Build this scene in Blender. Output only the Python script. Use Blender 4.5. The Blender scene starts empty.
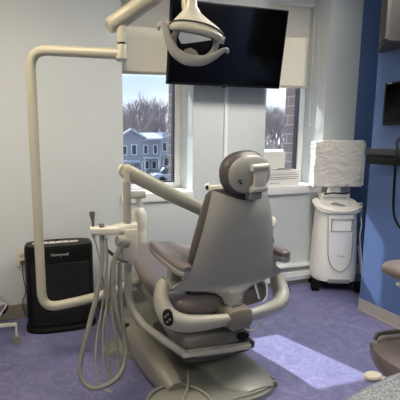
import bpy, bmesh, math, random
from mathutils import Vector, Matrix, noise
random.seed(4)
PI = math.pi
scene = bpy.context.scene
COL = scene.collection
V = Vector

# ------------------------------------------------------------------ materials
def lin(c):
    c /= 255.0
    return c / 12.92 if c <= 0.04045 else ((c + 0.055) / 1.055) ** 2.4
def rgb(r, g, b): return (lin(r), lin(g), lin(b), 1.0)
MATS = {}
def mat(name, col, rough=0.5, metal=0.0, vary=0.06, scale=12.0, bump=0.0, bscale=80.0, coat=0.0, spec=0.5):
    if name in MATS: return MATS[name]
    m = bpy.data.materials.new(name); m.use_nodes = True
    nt = m.node_tree; b = nt.nodes['Principled BSDF']
    b.inputs['Roughness'].default_value = rough; b.inputs['Metallic'].default_value = metal
    b.inputs['Coat Weight'].default_value = coat; b.inputs['Specular IOR Level'].default_value = spec
    tc = nt.nodes.new('ShaderNodeTexCoord')
    n = nt.nodes.new('ShaderNodeTexNoise'); n.inputs['Scale'].default_value = scale; n.inputs['Detail'].default_value = 4
    nt.links.new(tc.outputs['Object'], n.inputs['Vector'])
    mx = nt.nodes.new('ShaderNodeMix'); mx.data_type = 'RGBA'
    c = rgb(*col)
    mx.inputs[6].default_value = tuple(x * (1 - vary) for x in c[:3]) + (1,)
    mx.inputs[7].default_value = tuple(min(1, x * (1 + vary)) for x in c[:3]) + (1,)
    nt.links.new(n.outputs['Fac'], mx.inputs[0]); nt.links.new(mx.outputs[2], b.inputs['Base Color'])
    if bump:
        n2 = nt.nodes.new('ShaderNodeTexNoise'); n2.inputs['Scale'].default_value = bscale; n2.inputs['Detail'].default_value = 3
        nt.links.new(tc.outputs['Object'], n2.inputs['Vector'])
        bp = nt.nodes.new('ShaderNodeBump'); bp.inputs['Strength'].default_value = bump; bp.inputs['Distance'].default_value = 0.01
        nt.links.new(n2.outputs['Fac'], bp.inputs['Height']); nt.links.new(bp.outputs['Normal'], b.inputs['Normal'])
    MATS[name] = m
    return m

def floor_mat():
    m = bpy.data.materials.new('marbled_linoleum'); m.use_nodes = True
    nt = m.node_tree; b = nt.nodes['Principled BSDF']; b.inputs['Roughness'].default_value = 0.5
    tc = nt.nodes.new('ShaderNodeTexCoord')
    n = nt.nodes.new('ShaderNodeTexNoise'); n.inputs['Scale'].default_value = 9; n.inputs['Detail'].default_value = 9
    n.inputs['Roughness'].default_value = 0.72; n.inputs['Distortion'].default_value = 1.6
    n2 = nt.nodes.new('ShaderNodeTexNoise'); n2.inputs['Scale'].default_value = 70; n2.inputs['Detail'].default_value = 4
    for q in (n, n2): nt.links.new(tc.outputs['Object'], q.inputs['Vector'])
    ad = nt.nodes.new('ShaderNodeMix'); ad.data_type = 'FLOAT'; ad.inputs[0].default_value = 0.35
    nt.links.new(n.outputs['Fac'], ad.inputs[2]); nt.links.new(n2.outputs['Fac'], ad.inputs[3])
    r = nt.nodes.new('ShaderNodeValToRGB')
    e = r.color_ramp.elements
    e[0].position = 0.33; e[0].color = rgb(90, 91, 122)
    e[1].position = 0.70; e[1].color = rgb(138, 138, 178)
    k = e.new(0.5); k.color = rgb(110, 110, 149)
    nt.links.new(ad.outputs[0], r.inputs[0]); nt.links.new(r.outputs[0], b.inputs['Base Color'])
    return m
def speckle_mat():
    m = bpy.data.materials.new('speckled_laminate'); m.use_nodes = True
    nt = m.node_tree; b = nt.nodes['Principled BSDF']; b.inputs['Roughness'].default_value = 0.4
    tc = nt.nodes.new('ShaderNodeTexCoord')
    n = nt.nodes.new('ShaderNodeTexVoronoi'); n.inputs['Scale'].default_value = 420
    nt.links.new(tc.outputs['Object'], n.inputs['Vector'])
    r = nt.nodes.new('ShaderNodeValToRGB'); e = r.color_ramp.elements
    e[0].position = 0.1; e[0].color = rgb(66, 70, 76); e[1].position = 0.9; e[1].color = rgb(140, 146, 150)
    k = e.new(0.55); k.color = rgb(86, 92, 97)
    sp = nt.nodes.new('ShaderNodeSeparateColor'); nt.links.new(n.outputs['Color'], sp.inputs[0])
    nt.links.new(sp.outputs[0], r.inputs[0]); nt.links.new(r.outputs[0], b.inputs['Base Color'])
    return m
def brick_mat():
    m = bpy.data.materials.new('red_brick'); m.use_nodes = True
    nt = m.node_tree; b = nt.nodes['Principled BSDF']; b.inputs['Roughness'].default_value = 0.9
    tc = nt.nodes.new('ShaderNodeTexCoord'); sx = nt.nodes.new('ShaderNodeSeparateXYZ'); ad = nt.nodes.new('ShaderNodeMath'); mp = nt.nodes.new('ShaderNodeCombineXYZ')
    nt.links.new(tc.outputs['Object'], sx.inputs[0]); nt.links.new(sx.outputs[0], ad.inputs[0]); nt.links.new(sx.outputs[1], ad.inputs[1])
    nt.links.new(ad.outputs[0], mp.inputs[0]); nt.links.new(sx.outputs[2], mp.inputs[1])
    t = nt.nodes.new('ShaderNodeTexBrick'); t.inputs['Scale'].default_value = 1
    t.inputs['Brick Width'].default_value = 0.2; t.inputs['Row Height'].default_value = 0.085; t.inputs['Mortar Size'].default_value = 0.006
    t.inputs['Color1'].default_value = rgb(122, 106, 106); t.inputs['Color2'].default_value = rgb(104, 92, 95); t.inputs['Mortar'].default_value = rgb(150, 142, 144)
    nt.links.new(mp.outputs[0], t.inputs['Vector']); nt.links.new(t.outputs['Color'], b.inputs['Base Color'])
    return m
def siding_mat(name, col):
    m = bpy.data.materials.new(name); m.use_nodes = True
    nt = m.node_tree; b = nt.nodes['Principled BSDF']; b.inputs['Roughness'].default_value = 0.8
    tc = nt.nodes.new('ShaderNodeTexCoord'); w = nt.nodes.new('ShaderNodeTexWave'); w.bands_direction = 'Z'; w.inputs['Scale'].default_value = 1.6
    nt.links.new(tc.outputs['Object'], w.inputs['Vector'])
    mx = nt.nodes.new('ShaderNodeMix'); mx.data_type = 'RGBA'; c = rgb(*col)
    mx.inputs[6].default_value = tuple(x * .85 for x in c[:3]) + (1,); mx.inputs[7].default_value = c
    nt.links.new(w.outputs['Fac'], mx.inputs[0]); nt.links.new(mx.outputs[2], b.inputs['Base Color'])
    return m
def glass_mat():
    m = bpy.data.materials.new('window_glass'); m.use_nodes = True
    nt = m.node_tree; nt.nodes.clear()
    o = nt.nodes.new('ShaderNodeOutputMaterial'); t = nt.nodes.new('ShaderNodeBsdfTransparent'); g = nt.nodes.new('ShaderNodeBsdfGlossy')
    t.inputs[0].default_value = (0.96, 0.98, 1, 1); g.inputs['Roughness'].default_value = 0.02
    mx = nt.nodes.new('ShaderNodeMixShader'); mx.inputs[0].default_value = 0.05
    nt.links.new(t.outputs[0], mx.inputs[1]); nt.links.new(g.outputs[0], mx.inputs[2]); nt.links.new(mx.outputs[0], o.inputs[0])
    return m
def fabric_mat():
    m = bpy.data.materials.new('blind_fabric'); m.use_nodes = True
    nt = m.node_tree; nt.nodes.clear()
    o = nt.nodes.new('ShaderNodeOutputMaterial'); d = nt.nodes.new('ShaderNodeBsdfDiffuse'); t = nt.nodes.new('ShaderNodeBsdfTranslucent')
    tc = nt.nodes.new('ShaderNodeTexCoord'); w = nt.nodes.new('ShaderNodeTexNoise'); w.inputs['Scale'].default_value = 260
    nt.links.new(tc.outputs['Object'], w.inputs['Vector'])
    mx0 = nt.nodes.new('ShaderNodeMix'); mx0.data_type = 'RGBA'
    mx0.inputs[6].default_value = rgb(226, 223, 214); mx0.inputs[7].default_value = rgb(244, 241, 234)
    nt.links.new(w.outputs['Fac'], mx0.inputs[0]); nt.links.new(mx0.outputs[2], d.inputs[0])
    t.inputs[0].default_value = rgb(228, 222, 208)
    mx = nt.nodes.new('ShaderNodeMixShader'); mx.inputs[0].default_value = 0.42
    nt.links.new(d.outputs[0], mx.inputs[1]); nt.links.new(t.outputs[0], mx.inputs[2]); nt.links.new(mx.outputs[0], o.inputs[0])
    return m
def plastic_film_mat():
    m = bpy.data.materials.new('crinkled_film'); m.use_nodes = True
    nt = m.node_tree; b = nt.nodes['Principled BSDF']; b.inputs['Roughness'].default_value = 0.2
    b.inputs['Base Color'].default_value = rgb(252, 248, 238); b.inputs['Specular IOR Level'].default_value = 0.8
    tc = nt.nodes.new('ShaderNodeTexCoord')
    mp = nt.nodes.new('ShaderNodeMapping'); mp.inputs['Scale'].default_value = (1, 1, 1.8); mp.inputs['Rotation'].default_value = (0, .6, 0)
    nt.links.new(tc.outputs['Object'], mp.inputs[0])
    n = nt.nodes.new('ShaderNodeTexNoise'); n.inputs['Scale'].default_value = 11; n.inputs['Detail'].default_value = 5; n.inputs['Distortion'].default_value = 2.5
    nt.links.new(mp.outputs[0], n.inputs['Vector'])
    bp = nt.nodes.new('ShaderNodeBump'); bp.inputs['Strength'].default_value = 0.7; bp.inputs['Distance'].default_value = 0.03
    nt.links.new(n.outputs['Fac'], bp.inputs['Height']); nt.links.new(bp.outputs[0], b.inputs['Normal'])
    tr = nt.nodes.new('ShaderNodeBsdfTransparent'); mx = nt.nodes.new('ShaderNodeMixShader'); mx.inputs[0].default_value = 0.86
    o = nt.nodes['Material Output']
    nt.links.new(tr.outputs[0], mx.inputs[1]); nt.links.new(b.outputs[0], mx.inputs[2]); nt.links.new(mx.outputs[0], o.inputs[0])
    return m
def emit_mat(name, col, s):
    m = bpy.data.materials.new(name); m.use_nodes = True
    nt = m.node_tree; nt.nodes.clear(); o = nt.nodes.new('ShaderNodeOutputMaterial'); e = nt.nodes.new('ShaderNodeEmission')
    e.inputs[0].default_value = rgb(*col); e.inputs[1].default_value = s; nt.links.new(e.outputs[0], o.inputs[0])
    return m

M_FLOOR = floor_mat(); M_SPECK = speckle_mat(); M_BRICK = brick_mat(); M_GLASS = glass_mat(); M_FABRIC = fabric_mat(); M_FILM = plastic_film_mat()
M_WALL = mat('wall_paint', (200, 206, 207), .7, vary=.02, scale=3, bump=.04, bscale=220)
M_NAVY = mat('navy_paint', (86, 112, 158), .6, vary=.03, bump=.04, bscale=220)
M_BLUE = mat('blue_paint', (92, 118, 168), .5, vary=.03, bump=.04, bscale=220)
M_CEIL = mat('ceiling_tile', (225, 225, 220), .9, vary=.03)
M_WHITE = mat('white_gloss_paint', (232, 234, 234), .4, vary=.02)
M_BASE = mat('vinyl_base', (140, 133, 124), .6, vary=.04)
M_BASEL = mat('light_vinyl_base', (178, 172, 164), .5, vary=.04)
M_DKTRIM = mat('grey_gasket', (40, 44, 54), .6)
M_CREAM = mat('cream_enamel', (172, 169, 152), .38, vary=.03, coat=.15)
M_CREAM2 = mat('pale_cream_plastic', (206, 203, 188), .38, vary=.03, coat=.15)
M_SHELL = mat('light_grey_plastic', (148, 147, 140), .42, vary=.03, coat=.1)
M_SHELL2 = mat('warm_grey_plastic', (132, 130, 121), .42, vary=.03)
M_BASEGREY = mat('grey_green_enamel', (130, 131, 124), .38, vary=.05)
M_TAUPE = mat('taupe_vinyl', (112, 104, 103), .36, vary=.05, bump=.05, bscale=160)
M_DARKTAUPE = mat('dark_taupe_vinyl', (76, 70, 69), .45, vary=.05)
M_BLACK = mat('black_plastic', (11, 11, 12), .45, vary=.1, spec=.25)
M_BLACKM = mat('matte_black', (9, 9, 10), .7, vary=.1, spec=.2)
M_SCREEN = mat('screen_glass', (3, 3, 4), .15, vary=.1, spec=.18)
M_SILVER = mat('silver_plastic', (205, 202, 192), .35, metal=.0)
M_CHROME = mat('chrome', (205, 205, 205), .15, metal=1.0, vary=.03)
M_METAL = mat('brushed_metal', (130, 129, 125), .3, metal=.9)
M_HOSE = mat('grey_hose', (118, 117, 110), .5, vary=.08)
M_HOSEL = mat('beige_tube', (140, 134, 120), .5, vary=.08)
M_HOSED = mat('dark_grey_hose', (78, 77, 75), .55, vary=.08)
M_BOTTLE = mat('white_bottle', (215, 212, 200), .35, vary=.03)
M_CARTW = mat('cart_white', (250, 247, 240), .3, vary=.02, coat=.3)
M_CARTG = mat('cart_grey', (150, 150, 152), .4, vary=.03)
M_PAPER = mat('white_card', (226, 224, 220), .8, vary=.03)
M_INK = mat('grey_print', (120, 118, 118), .8)
M_CHAR = mat('charcoal_laminate', (46, 46, 52), .45, vary=.08)
M_BROWN = mat('dark_bronze', (40, 37, 33), .5, metal=.0, vary=.08)
M_GREYP = mat('grey_panel', (92, 88, 84), .5, vary=.05)
M_STOOLW = mat('ivory_plastic', (212, 202, 178), .4)
M_BARK = mat('bare_bark', (158, 148, 146), .9, vary=.2)
M_SNOW = mat('snow', (214, 218, 226), .9, vary=.06, scale=.3)
M_ASPH = mat('asphalt', (104, 108, 118), .9, vary=.1, scale=.5)
M_ROOF = mat('snowy_shingle', (186, 192, 204), .9, vary=.14, scale=1.2)
M_ROOFD = mat('dark_shingle', (92, 94, 104), .9, vary=.1, scale=1.2)
M_SIDEB = siding_mat('blue_grey_siding', (160, 162, 172)); M_SIDEW = siding_mat('pale_siding', (190, 194, 206)); M_SIDEG = siding_mat('grey_siding', (158, 158, 164))
M_DKGLASS = mat('dark_pane', (56, 64, 84), .2)
M_CARB = mat('blue_car_paint', (84, 96, 124), .3, coat=.5); M_CARS = mat('silver_car_paint', (170, 176, 186), .3, coat=.5)
M_TYRE = mat('tyre_rubber', (30, 30, 32), .8)

# ------------------------------------------------------------------ mesh helpers
XF = {}
def thing(name, label, cat, loc=(0, 0, 0), rotz=0.0, group=None):
    o = bpy.data.objects.new(name, None); COL.objects.link(o); o.empty_display_size = .1
    o.location = loc; o.rotation_euler = (0, 0, rotz)
    XF[o] = (Matrix.Translation(V(loc)) @ Matrix.Rotation(rotz, 4, 'Z')).inverted()
    return tag(o, label, cat, group)
def tag(o, label, cat, group=None):
    o['label'] = label; o['category'] = cat
    if group: o['group'] = group
    return o
def obj(name, bm, m, parent=None, world=False, smooth=True, label=None, angle=38):
    if world and parent is not None:
        p = parent; x = Matrix.Identity(4)
        while p is not None:
            x = XF.get(p, Matrix.Identity(4)) @ x if p in XF else x
            p = p.parent
        bm.transform(x)
    bmesh.ops.recalc_face_normals(bm, faces=bm.faces[:])
    me = bpy.data.meshes.new(name); bm.to_mesh(me); bm.free()
    if smooth:
        me.shade_smooth()
        me.set_sharp_from_angle(angle=math.radians(angle))
    if not isinstance(m, (list, tuple)): m = [m]
    for k in m: me.materials.append(k)
    o = bpy.data.objects.new(name, me); COL.objects.link(o)
    if parent is not None: o.parent = parent
    if label: o['label'] = label
    return o
def struct(name, bm, m, parent=None, smooth=False):
    o = obj(name, bm, m, parent, smooth=smooth)
    if parent is None: o['kind'] = 'structure'
    return o
def single(name, bm, m, label, cat, group=None, loc=None, smooth=True):
    """a one-mesh thing whose origin is moved to its base"""
    vs = [v.co.copy() for v in bm.verts]
    if loc is None:
        loc = V(((min(v.x for v in vs) + max(v.x for v in vs)) / 2, (min(v.y for v in vs) + max(v.y for v in vs)) / 2, min(v.z for v in vs)))
    bm.transform(Matrix.Translation(-V(loc)))
    o = obj(name, bm, m, smooth=smooth); o.location = loc
    return tag(o, label, cat, group)
def BM(): return bmesh.new()
def box(bm, lo, hi, bev=0.0, seg=2, X=None):
    r = bmesh.ops.create_cube(bm, size=1.0)
    vs = r['verts']
    s = V(hi) - V(lo); c = (V(hi) + V(lo)) / 2
    for v in vs: v.co = V((v.co.x * s.x, v.co.y * s.y, v.co.z * s.z)) + c
    if bev:
        es = list({e for v in vs for e in v.link_edges})
        rr = bmesh.ops.bevel(bm, geom=es, offset=bev, segments=seg, profile=.6, affect='EDGES')
        vs = list({v for f in rr['faces'] for v in f.verts} | {v for v in vs if v.is_valid})
    if X is not None:
        for v in vs: v.co = X @ v.co
    return vs
def loft(bm, rings, cap=True, closed=True):
    R = [[bm.verts.new(p) for p in r] for r in rings]
    n = len(R[0])
    for a, b in zip(R, R[1:]):
        for i in range(n if closed else n - 1):
            j = (i + 1) % n
            bm.faces.new((a[i], a[j], b[j], b[i]))
    if cap:
        bm.faces.new(R[0][::-1]); bm.faces.new(R[-1])
    return [v for r in R for v in r]
def se(a, b, n=2.0, N=28):
    out = []
    for i in range(N):
        t = 2 * PI * i / N; c, s = math.cos(t), math.sin(t)
        out.append((a * math.copysign(abs(c) ** (2 / n), c), b * math.copysign(abs(s) ** (2 / n), s)))
    return out
def ringz(x, y, z, a, b, n=2.0, N=28): return [V((x + p, y + q, z)) for p, q in se(a, b, n, N)]
def ringy(x, y, z, a, b, n=2.0, N=28): return [V((x + p, y, z + q)) for p, q in se(a, b, n, N)]
def cat(P, k=8):
    """Catmull-Rom through points that may carry extra scalars"""
    P = [list(p) for p in P]; out = []
    for i in range(len(P) - 1):
        a = P[max(i - 1, 0)]; b = P[i]; c = P[i + 1]; d = P[min(i + 2, len(P) - 1)]
        for j in range(k):
            t = j / k
            out.append([0.5 * (2 * b[q] + (c[q] - a[q]) * t + (2 * a[q] - 5 * b[q] + 4 * c[q] - d[q]) * t * t + (3 * b[q] - a[q] - 3 * c[q] + d[q]) * t ** 3) for q in range(len(b))])
    out.append(P[-1]); return out
def tube(bm, pts, r, N=14, sm=0, sec=None, up=None):
    """swept tube; r a number or a list; sec = (width scale, height scale, exponent)"""
    if not isinstance(r, (list, tuple)): r = [r] * len(pts)
    P = [tuple(p[:3]) + (q,) for p, q in zip(pts, r)]
    if sm: P = cat(P, sm)
    pts = [V(p[:3]) for p in P]; r = [p[3] for p in P]
    T = []
    for i in range(len(pts)):
        t = pts[min(i + 1, len(pts) - 1)] - pts[max(i - 1, 0)]
        T.append(t.normalized())
    n0 = V(up) if up else (V((0, 0, 1)) if abs(T[0].z) < .9 else V((1, 0, 0)))
    rings = []; nrm = n0
    for p, t, q in zip(pts, T, r):
        if up: nrm = V(up)
        nrm = (nrm - t * nrm.dot(t)); nrm.normalize(); b = t.cross(nrm)
        if sec: rings.append([p + b * (x * q) + nrm * (y * q) for x, y in se(sec[0], sec[1], sec[2], N)])
        else: rings.append([p + b * (x * q) + nrm * (y * q) for x, y in se(1, 1, 2, N)])
    return loft(bm, rings)
def arcs(pts, rad, k=6):
    """polyline with rounded corners"""
    pts = [V(p) for p in pts]; out = [pts[0]]
    for i in range(1, len(pts) - 1):
        a, b, c = pts[i - 1], pts[i], pts[i + 1]
        d1 = (a - b); d2 = (c - b); r = min(rad, d1.length * .48, d2.length * .48)
        p = b + d1.normalized() * r; q = b + d2.normalized() * r
        for j in range(k + 1):
            t = j / k; out.append(p * (1 - t) ** 2 + b * 2 * t * (1 - t) + q * t * t)
    out.append(pts[-1]); return out
def cyl(bm, a, b, r, r2=None, N=20):
    return tube(bm, [a, b], [r, r if r2 is None else r2], N)
def lathe(bm, prof, c=(0, 0, 0), N=32, ax='z'):
    rings = []
    for r, h in prof:
        rg = []
        for i in range(N):
            t = 2 * PI * i / N
            rg.append(V((c[0] + r * math.cos(t), c[1] + r * math.sin(t), c[2] + h)))
        rings.append(rg)
    return loft(bm, rings)
def prism(bm, poly, z0, z1, bev=0.0, seg=3):
    f = bm.faces.new([bm.verts.new((x, y, z0)) for x, y in poly])
    r = bmesh.ops.extrude_face_region(bm, geom=[f])
    vs = [v for v in r['geom'] if isinstance(v, bmesh.types.BMVert)]
    for v in vs: v.co.z = z1
    if bev:
        top = [g for g in r['geom'] if isinstance(g, bmesh.types.BMFace)]
        es = [e for q in top for e in q.edges]
        bmesh.ops.bevel(bm, geom=es, offset=bev, segments=seg, affect='EDGES')
def sheet(bm, fn, nu, nv, thick):
    g = [[bm.verts.new(fn(i / nu, j / nv)) for i in range(nu + 1)] for j in range(nv + 1)]
    fs = [bm.faces.new((g[j][i], g[j][i + 1], g[j + 1][i + 1], g[j + 1][i])) for j in range(nv) for i in range(nu)]
    bmesh.ops.recalc_face_normals(bm, faces=fs)
    bmesh.ops.solidify(bm, geom=fs, thickness=thick)
def lerp_tab(tab, t):
    for a, b in zip(tab, tab[1:]):
        if t <= b[0] or b is tab[-1]:
            k = 0 if b[0] == a[0] else max(0, min(1, (t - a[0]) / (b[0] - a[0])))
            return [p + (q - p) * k for p, q in zip(a, b)]
def xform(bm, vs, M):
    for v in vs: v.co = M @ v.co
def text_obj(name, txt, size, m, parent, M, label=None):
    cu = bpy.data.curves.new(name, 'FONT'); cu.body = txt; cu.size = size; cu.align_x = 'CENTER'; cu.align_y = 'CENTER'; cu.extrude = .0006
    t = bpy.data.objects.new(name + '_tmp', cu); COL.objects.link(t)
    dg = bpy.context.evaluated_depsgraph_get(); me = bpy.data.meshes.new_from_object(t.evaluated_get(dg)); me.name = name
    bpy.data.objects.remove(t); bpy.data.curves.remove(cu)
    me.transform(M); me.materials.clear(); me.materials.append(m)
    o = bpy.data.objects.new(name, me); COL.objects.link(o); o.parent = parent
    return o

# ------------------------------------------------------------------ the room
YB = 2.818; CH = 2.47; SZ = 0.845
WIN = [(0.737, 1.283), (1.907, 2.464)]; WT = 2.40
b = BM(); box(b, (-1.6, -2.2, -.1), (3.8, YB + .5, 0)); struct('floor', b, M_FLOOR)
b = BM(); box(b, (-1.6, -2.2, CH), (3.8, YB + .5, CH + .1)); struct('ceiling', b, M_CEIL)
b = BM(); y0, y1 = YB, YB + .32
box(b, (-1.5, y0, 0), (WIN[0][0], y1, CH)); box(b, (WIN[0][1], y0, 0), (WIN[1][0], y1, CH)); box(b, (WIN[1][1], y0, 0), (2.787, y1, CH))
for w in WIN:
    box(b, (w[0], y0, 0), (w[1], y1, SZ - .035)); box(b, (w[0], y0, WT), (w[1], y1, CH))
struct('wall_back', b, M_WALL)
b = BM(); box(b, (2.787, YB, 0), (3.6, YB + .32, CH)); struct('wall_alcove', b, M_NAVY)
b = BM(); box(b, (-1.6, -2.2, 0), (-1.5, YB + .32, CH)); struct('wall_left', b, M_WALL)
b = BM(); box(b, (-1.5, -2.2, 0), (2.332, -2.1, CH)); struct('wall_front', b, M_WALL)
b = BM(); box(b, (2.332, -2.2, 0), (2.46, 2.204, CH)); struct('wall_right', b, M_BLUE)
b = BM(); box(b, (3.6, -2.2, 0), (3.7, YB + .32, CH)); struct('wall_passage', b, M_NAVY)
b = BM(); yo = YB + .321
box(b, (-1.6, yo, -3.5), (WIN[0][0] - .04, yo + .16, CH + .4)); box(b, (WIN[0][1] - .012, yo, -3.5), (WIN[1][0] - .04, yo + .16, CH + .4)); box(b, (WIN[1][1] - .022, yo, -3.5), (3.8, yo + .16, CH + .4))
for w in WIN:
    box(b, (w[0] - .04, yo, -3.5), (w[1] - .012, yo + .16, SZ - .05)); box(b, (w[0] - .04, yo, WT - .02), (w[1] - .012, yo + .16, CH + .4))
struct('wall_outside', b, M_BRICK)
# baseboards
b = BM(); box(b, (-1.5, YB - .012, 0), (0.95, YB, .098), .004); box(b, (-1.5, YB - .018, 0), (0.95, YB, .012), .003); struct('baseboard_back', b, M_BASE)
b = BM(); box(b, (2.326, -2.1, 0), (2.332, 2.208, .088), .002); box(b, (2.321, -2.1, 0), (2.332, 2.210, .010), .002); struct('baseboard_right', b, M_BASEL)
b = BM(); box(b, (2.72, YB - .012, 0), (3.6, YB, .09), .004); struct('baseboard_alcove', b, M_BASEL)
# cable raceway under the television
b = BM(); box(b, (1.538, YB - .016, 1.02), (1.568, YB, 1.75), .004); box(b, (1.536, YB - .018, 1.28), (1.570, YB, 1.30), .003); struct('trim_1', b, M_WHITE)
# windows
for k, w in enumerate(WIN):
    b = BM(); t = .045; g = .009; yf0, yf1 = YB + .24, YB + .32
    x0, x1 = w
    box(b, (x0, yf0, SZ), (x0 + t, yf1, WT), .006); box(b, (x1 - t, yf0, SZ), (x1, yf1, WT), .006)
    box(b, (x0 + t, yf0, SZ), (x1 - t, yf1, SZ + t), .006); box(b, (x0 + t, yf0, WT - t), (x1 - t, yf1, WT), .006)
    fr = struct('window_%d' % (k + 1), b, M_WHITE)
    b = BM()
    for lo, hi in (((x0 + t, SZ + t), (x0 + t + g, WT - t)), ((x1 - t - g, SZ + t), (x1 - t, WT - t)), ((x0 + t, SZ + t), (x1 - t, SZ + t + g)), ((x0 + t, WT - t - g), (x1 - t, WT - t))):
        box(b, (lo[0], yf0 + .02, lo[1]), (hi[0], yf1 - .01, hi[1]))
    obj('gasket', b, M_DKTRIM, fr, smooth=False, label='dark gasket')
    b = BM(); box(b, (x0 + t, yf0 + .04, SZ + t), (x1 - t, yf0 + .046, WT - t)); obj('glass', b, M_GLASS, fr, smooth=False)
    b = BM(); box(b, (x0 - .02, YB - .022, SZ - .065), (x1 + .0, YB + .0, SZ), .006); box(b, (x0, YB - .01, SZ - .035), (x1, YB + .25, SZ), .003)
    obj('window_sill', b, M_WHITE, fr)

# roller blinds
def blind(x0, x1, zb, label, chain_x):
    y = YB + .215
    t = thing('roller_blind', label, 'blind', ((x0 + x1) / 2, y, zb), 0, 'roller blinds')
    b = BM(); box(b, (x0 + .012, y - .0012, zb + .012), (x1 - .012, y + .0012, WT - .04)); obj('fabric', b, M_FABRIC, t, True, smooth=False)
    b = BM(); box(b, (x0 + .008, y - .008, zb), (x1 - .008, y + .008, zb + .022), .005); obj('bottom_bar', b, M_SILVER, t, True)
    b = BM(); box(b, (x0 + .002, y - .045, WT - .075), (x1 - .002, y + .02, WT - .001), .012, 3); obj('cassette', b, M_WHITE, t, True)
    b = BM(); cx = chain_x
    lo = 1.36
    pts = [(cx, y - .06, WT - .06), (cx, y - .06, lo + .05), (cx, y - .075, lo), (cx, y - .11, lo - .02), (cx, y - .14, lo + .02), (cx, y - .145, lo + .3), (cx, y - .085, WT - .05)]
    tube(b, pts, .0022, 6, 6); obj('bead_chain', b, M_BOTTLE, t, True)
    return t
blind(WIN[0][0], WIN[0][1], 1.735, 'off-white roller blind of the left window, partly behind the television', WIN[0][1] - .02)
blind(WIN[1][0], WIN[1][1], 1.664, 'off-white roller blind of the right window, lowered halfway beside the television', WIN[1][1] - .018)

# television
t = thing('television', 'large black flat-screen television tilted down from the back wall', 'television', (1.46, YB, 1.6))
Mtv = Matrix.Translation(V((1.460, 2.620, 1.877))) @ Matrix.Rotation(-.008, 4, 'Z') @ Matrix.Rotation(.119, 4, 'X') @ Matrix.Rotation(.016, 4, 'Y')
b = BM(); xform(b, box(b, (-.4455, .0, -.269), (.4455, .035, .269), .006), Mtv); obj('casing', b, M_BLACK, t, True)
b = BM(); xform(b, box(b, (-.435, -.003, -.252), (.435, .002, .259)), Mtv); obj('screen', b, M_SCREEN, t, True, smooth=False)
b = BM(); xform(b, box(b, (-.02, -.004, -.2665), (.02, .001, -.259)), Mtv); obj('indicator', b, M_CHAR, t, True)
b = BM(); xform(b, box(b, (-.012, .02, -.277), (.012, .03, -.268), .003), Mtv); obj('sensor', b, M_BLACK, t, True)
b = BM(); box(b, (1.30, YB - .03, 1.75), (1.62, YB, 2.0), .005); box(b, (1.42, 2.66, 1.86), (1.50, YB - .02, 1.92), .005); obj('wall_bracket', b, M_BLACKM, t, True)

# baseboard heater
hx0, hx1, hy = 1.02, 2.72, YB
t = thing('baseboard_heater', 'white metal baseboard heater running low along the back wall', 'heater', (1.9, hy, 0))
b = BM(); box(b, (hx0, hy - .062, .155), (hx1, hy, .175), .006); obj('top_cover', b, M_WHITE, t, True)
b = BM(); box(b, (hx0 + .01, hy - .05, .03), (hx1 - .01, hy - .001, .154)); obj('fin_core', b, M_CARTG, t, True, smooth=False)
b = BM(); box(b, (hx0, hy - .068, .045), (hx1, hy - .058, .122), .004); box(b, (hx0, hy - .072, .078), (hx1, hy - .06, .086), .002); obj('front_panel', b, M_WHITE, t, True)
b = BM(); box(b, (hx0, hy - .04, 0), (hx1, hy, .03), .003); obj('kick_strip', b, M_BASEL, t, True)
for x in (hx0, hx1):
    b = BM(); box(b, (x - .02, hy - .072, .0), (x + .02, hy, .178), .006); obj('end_cap', b, M_WHITE, t, True)

# wall outlet and the purifier's cord
t = thing('wall_outlet', 'ivory wall outlet behind the black air purifier', 'outlet', (-.006, YB, .43))
b = BM(); box(b, (-.045, YB - .008, .375), (.033, YB, .495), .004); obj('cover_plate', b, M_STOOLW, t, True)
for z in (.405, .452):
    b = BM(); box(b, (-.024, YB - .011, z - .016), (.012, YB - .004, z + .016), .004); obj('socket', b, M_CREAM, t, True)
b = BM(); box(b, (-.022, YB - .04, .392), (.010, YB - .0115, .42), .006)
tube(b, [(-.006, YB - .036, .40), (-.008, YB - .045, .33), (.005, YB - .04, .2), (-.02, YB - .03, .12), (.0, YB - .04, .03), (.06, YB - .07, .008), (.12, YB - .095, .03)], .004, 8, 6)
single('power_cord', b, M_HOSED, 'grey power cord hanging from the wall outlet behind the air purifier', 'cord', loc=(-.006, YB - .03, .0))

# air purifier
PX0, PY0 = 0.230, 2.605
t = thing('air_purifier', 'black upright air purifier with ribbed front grille on the floor by the back wall', 'air purifier', (PX0, PY0, 0), math.radians(-2))
b = BM(); A, Bd = .222, .10
loft(b, [ringz(0, 0, z, A * s, Bd * s, 3.2, 40) for z, s in ((.03, .985), (.05, 1), (.548, 1), (.569, .985), (.579, .955))]); obj('body', b, M_BLACK, t)
b = BM(); loft(b, [ringz(0, 0, z, A * s, Bd * s2, 2.8, 40) for z, s, s2 in ((.0, 1.04, 1.12), (.022, 1.05, 1.14), (.034, 1.0, 1.02))]); obj('foot_base', b, M_BLACKM, t)
b = BM()
for i in range(27):
    z = .065 + i * .0152
    ring = []
    pts = []
    for j in range(17):
        x = -.185 + .37 * j / 16
        yy = -Bd * (max(0, 1 - (abs(x) / A) ** 3.2)) ** (1 / 3.2) - .002
        pts.append((x, yy, z))
    tube(b, pts, .0042, 6)
g = obj('grille', b, mat('grille_plastic', (26, 26, 28), .5, spec=.25), t)
b = BM(); prism(b, [(x - .02, y + .005) for x, y in se(.15, .022, 4, 24)], .5785, .582, .001); obj('control_panel', b, M_SILVER, t)
for k in range(5):
    b = BM(); lathe(b, [(.006, 0), (.006, .002), (.004, .003)], (-.11 + k * .045, .005, .582), 12); obj('button', b, M_CHAR, t)
b = BM(); box(b, (-.016, .045, .577), (.016, .065, .588), .004); obj('latch', b, M_BLACK, t)
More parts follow.
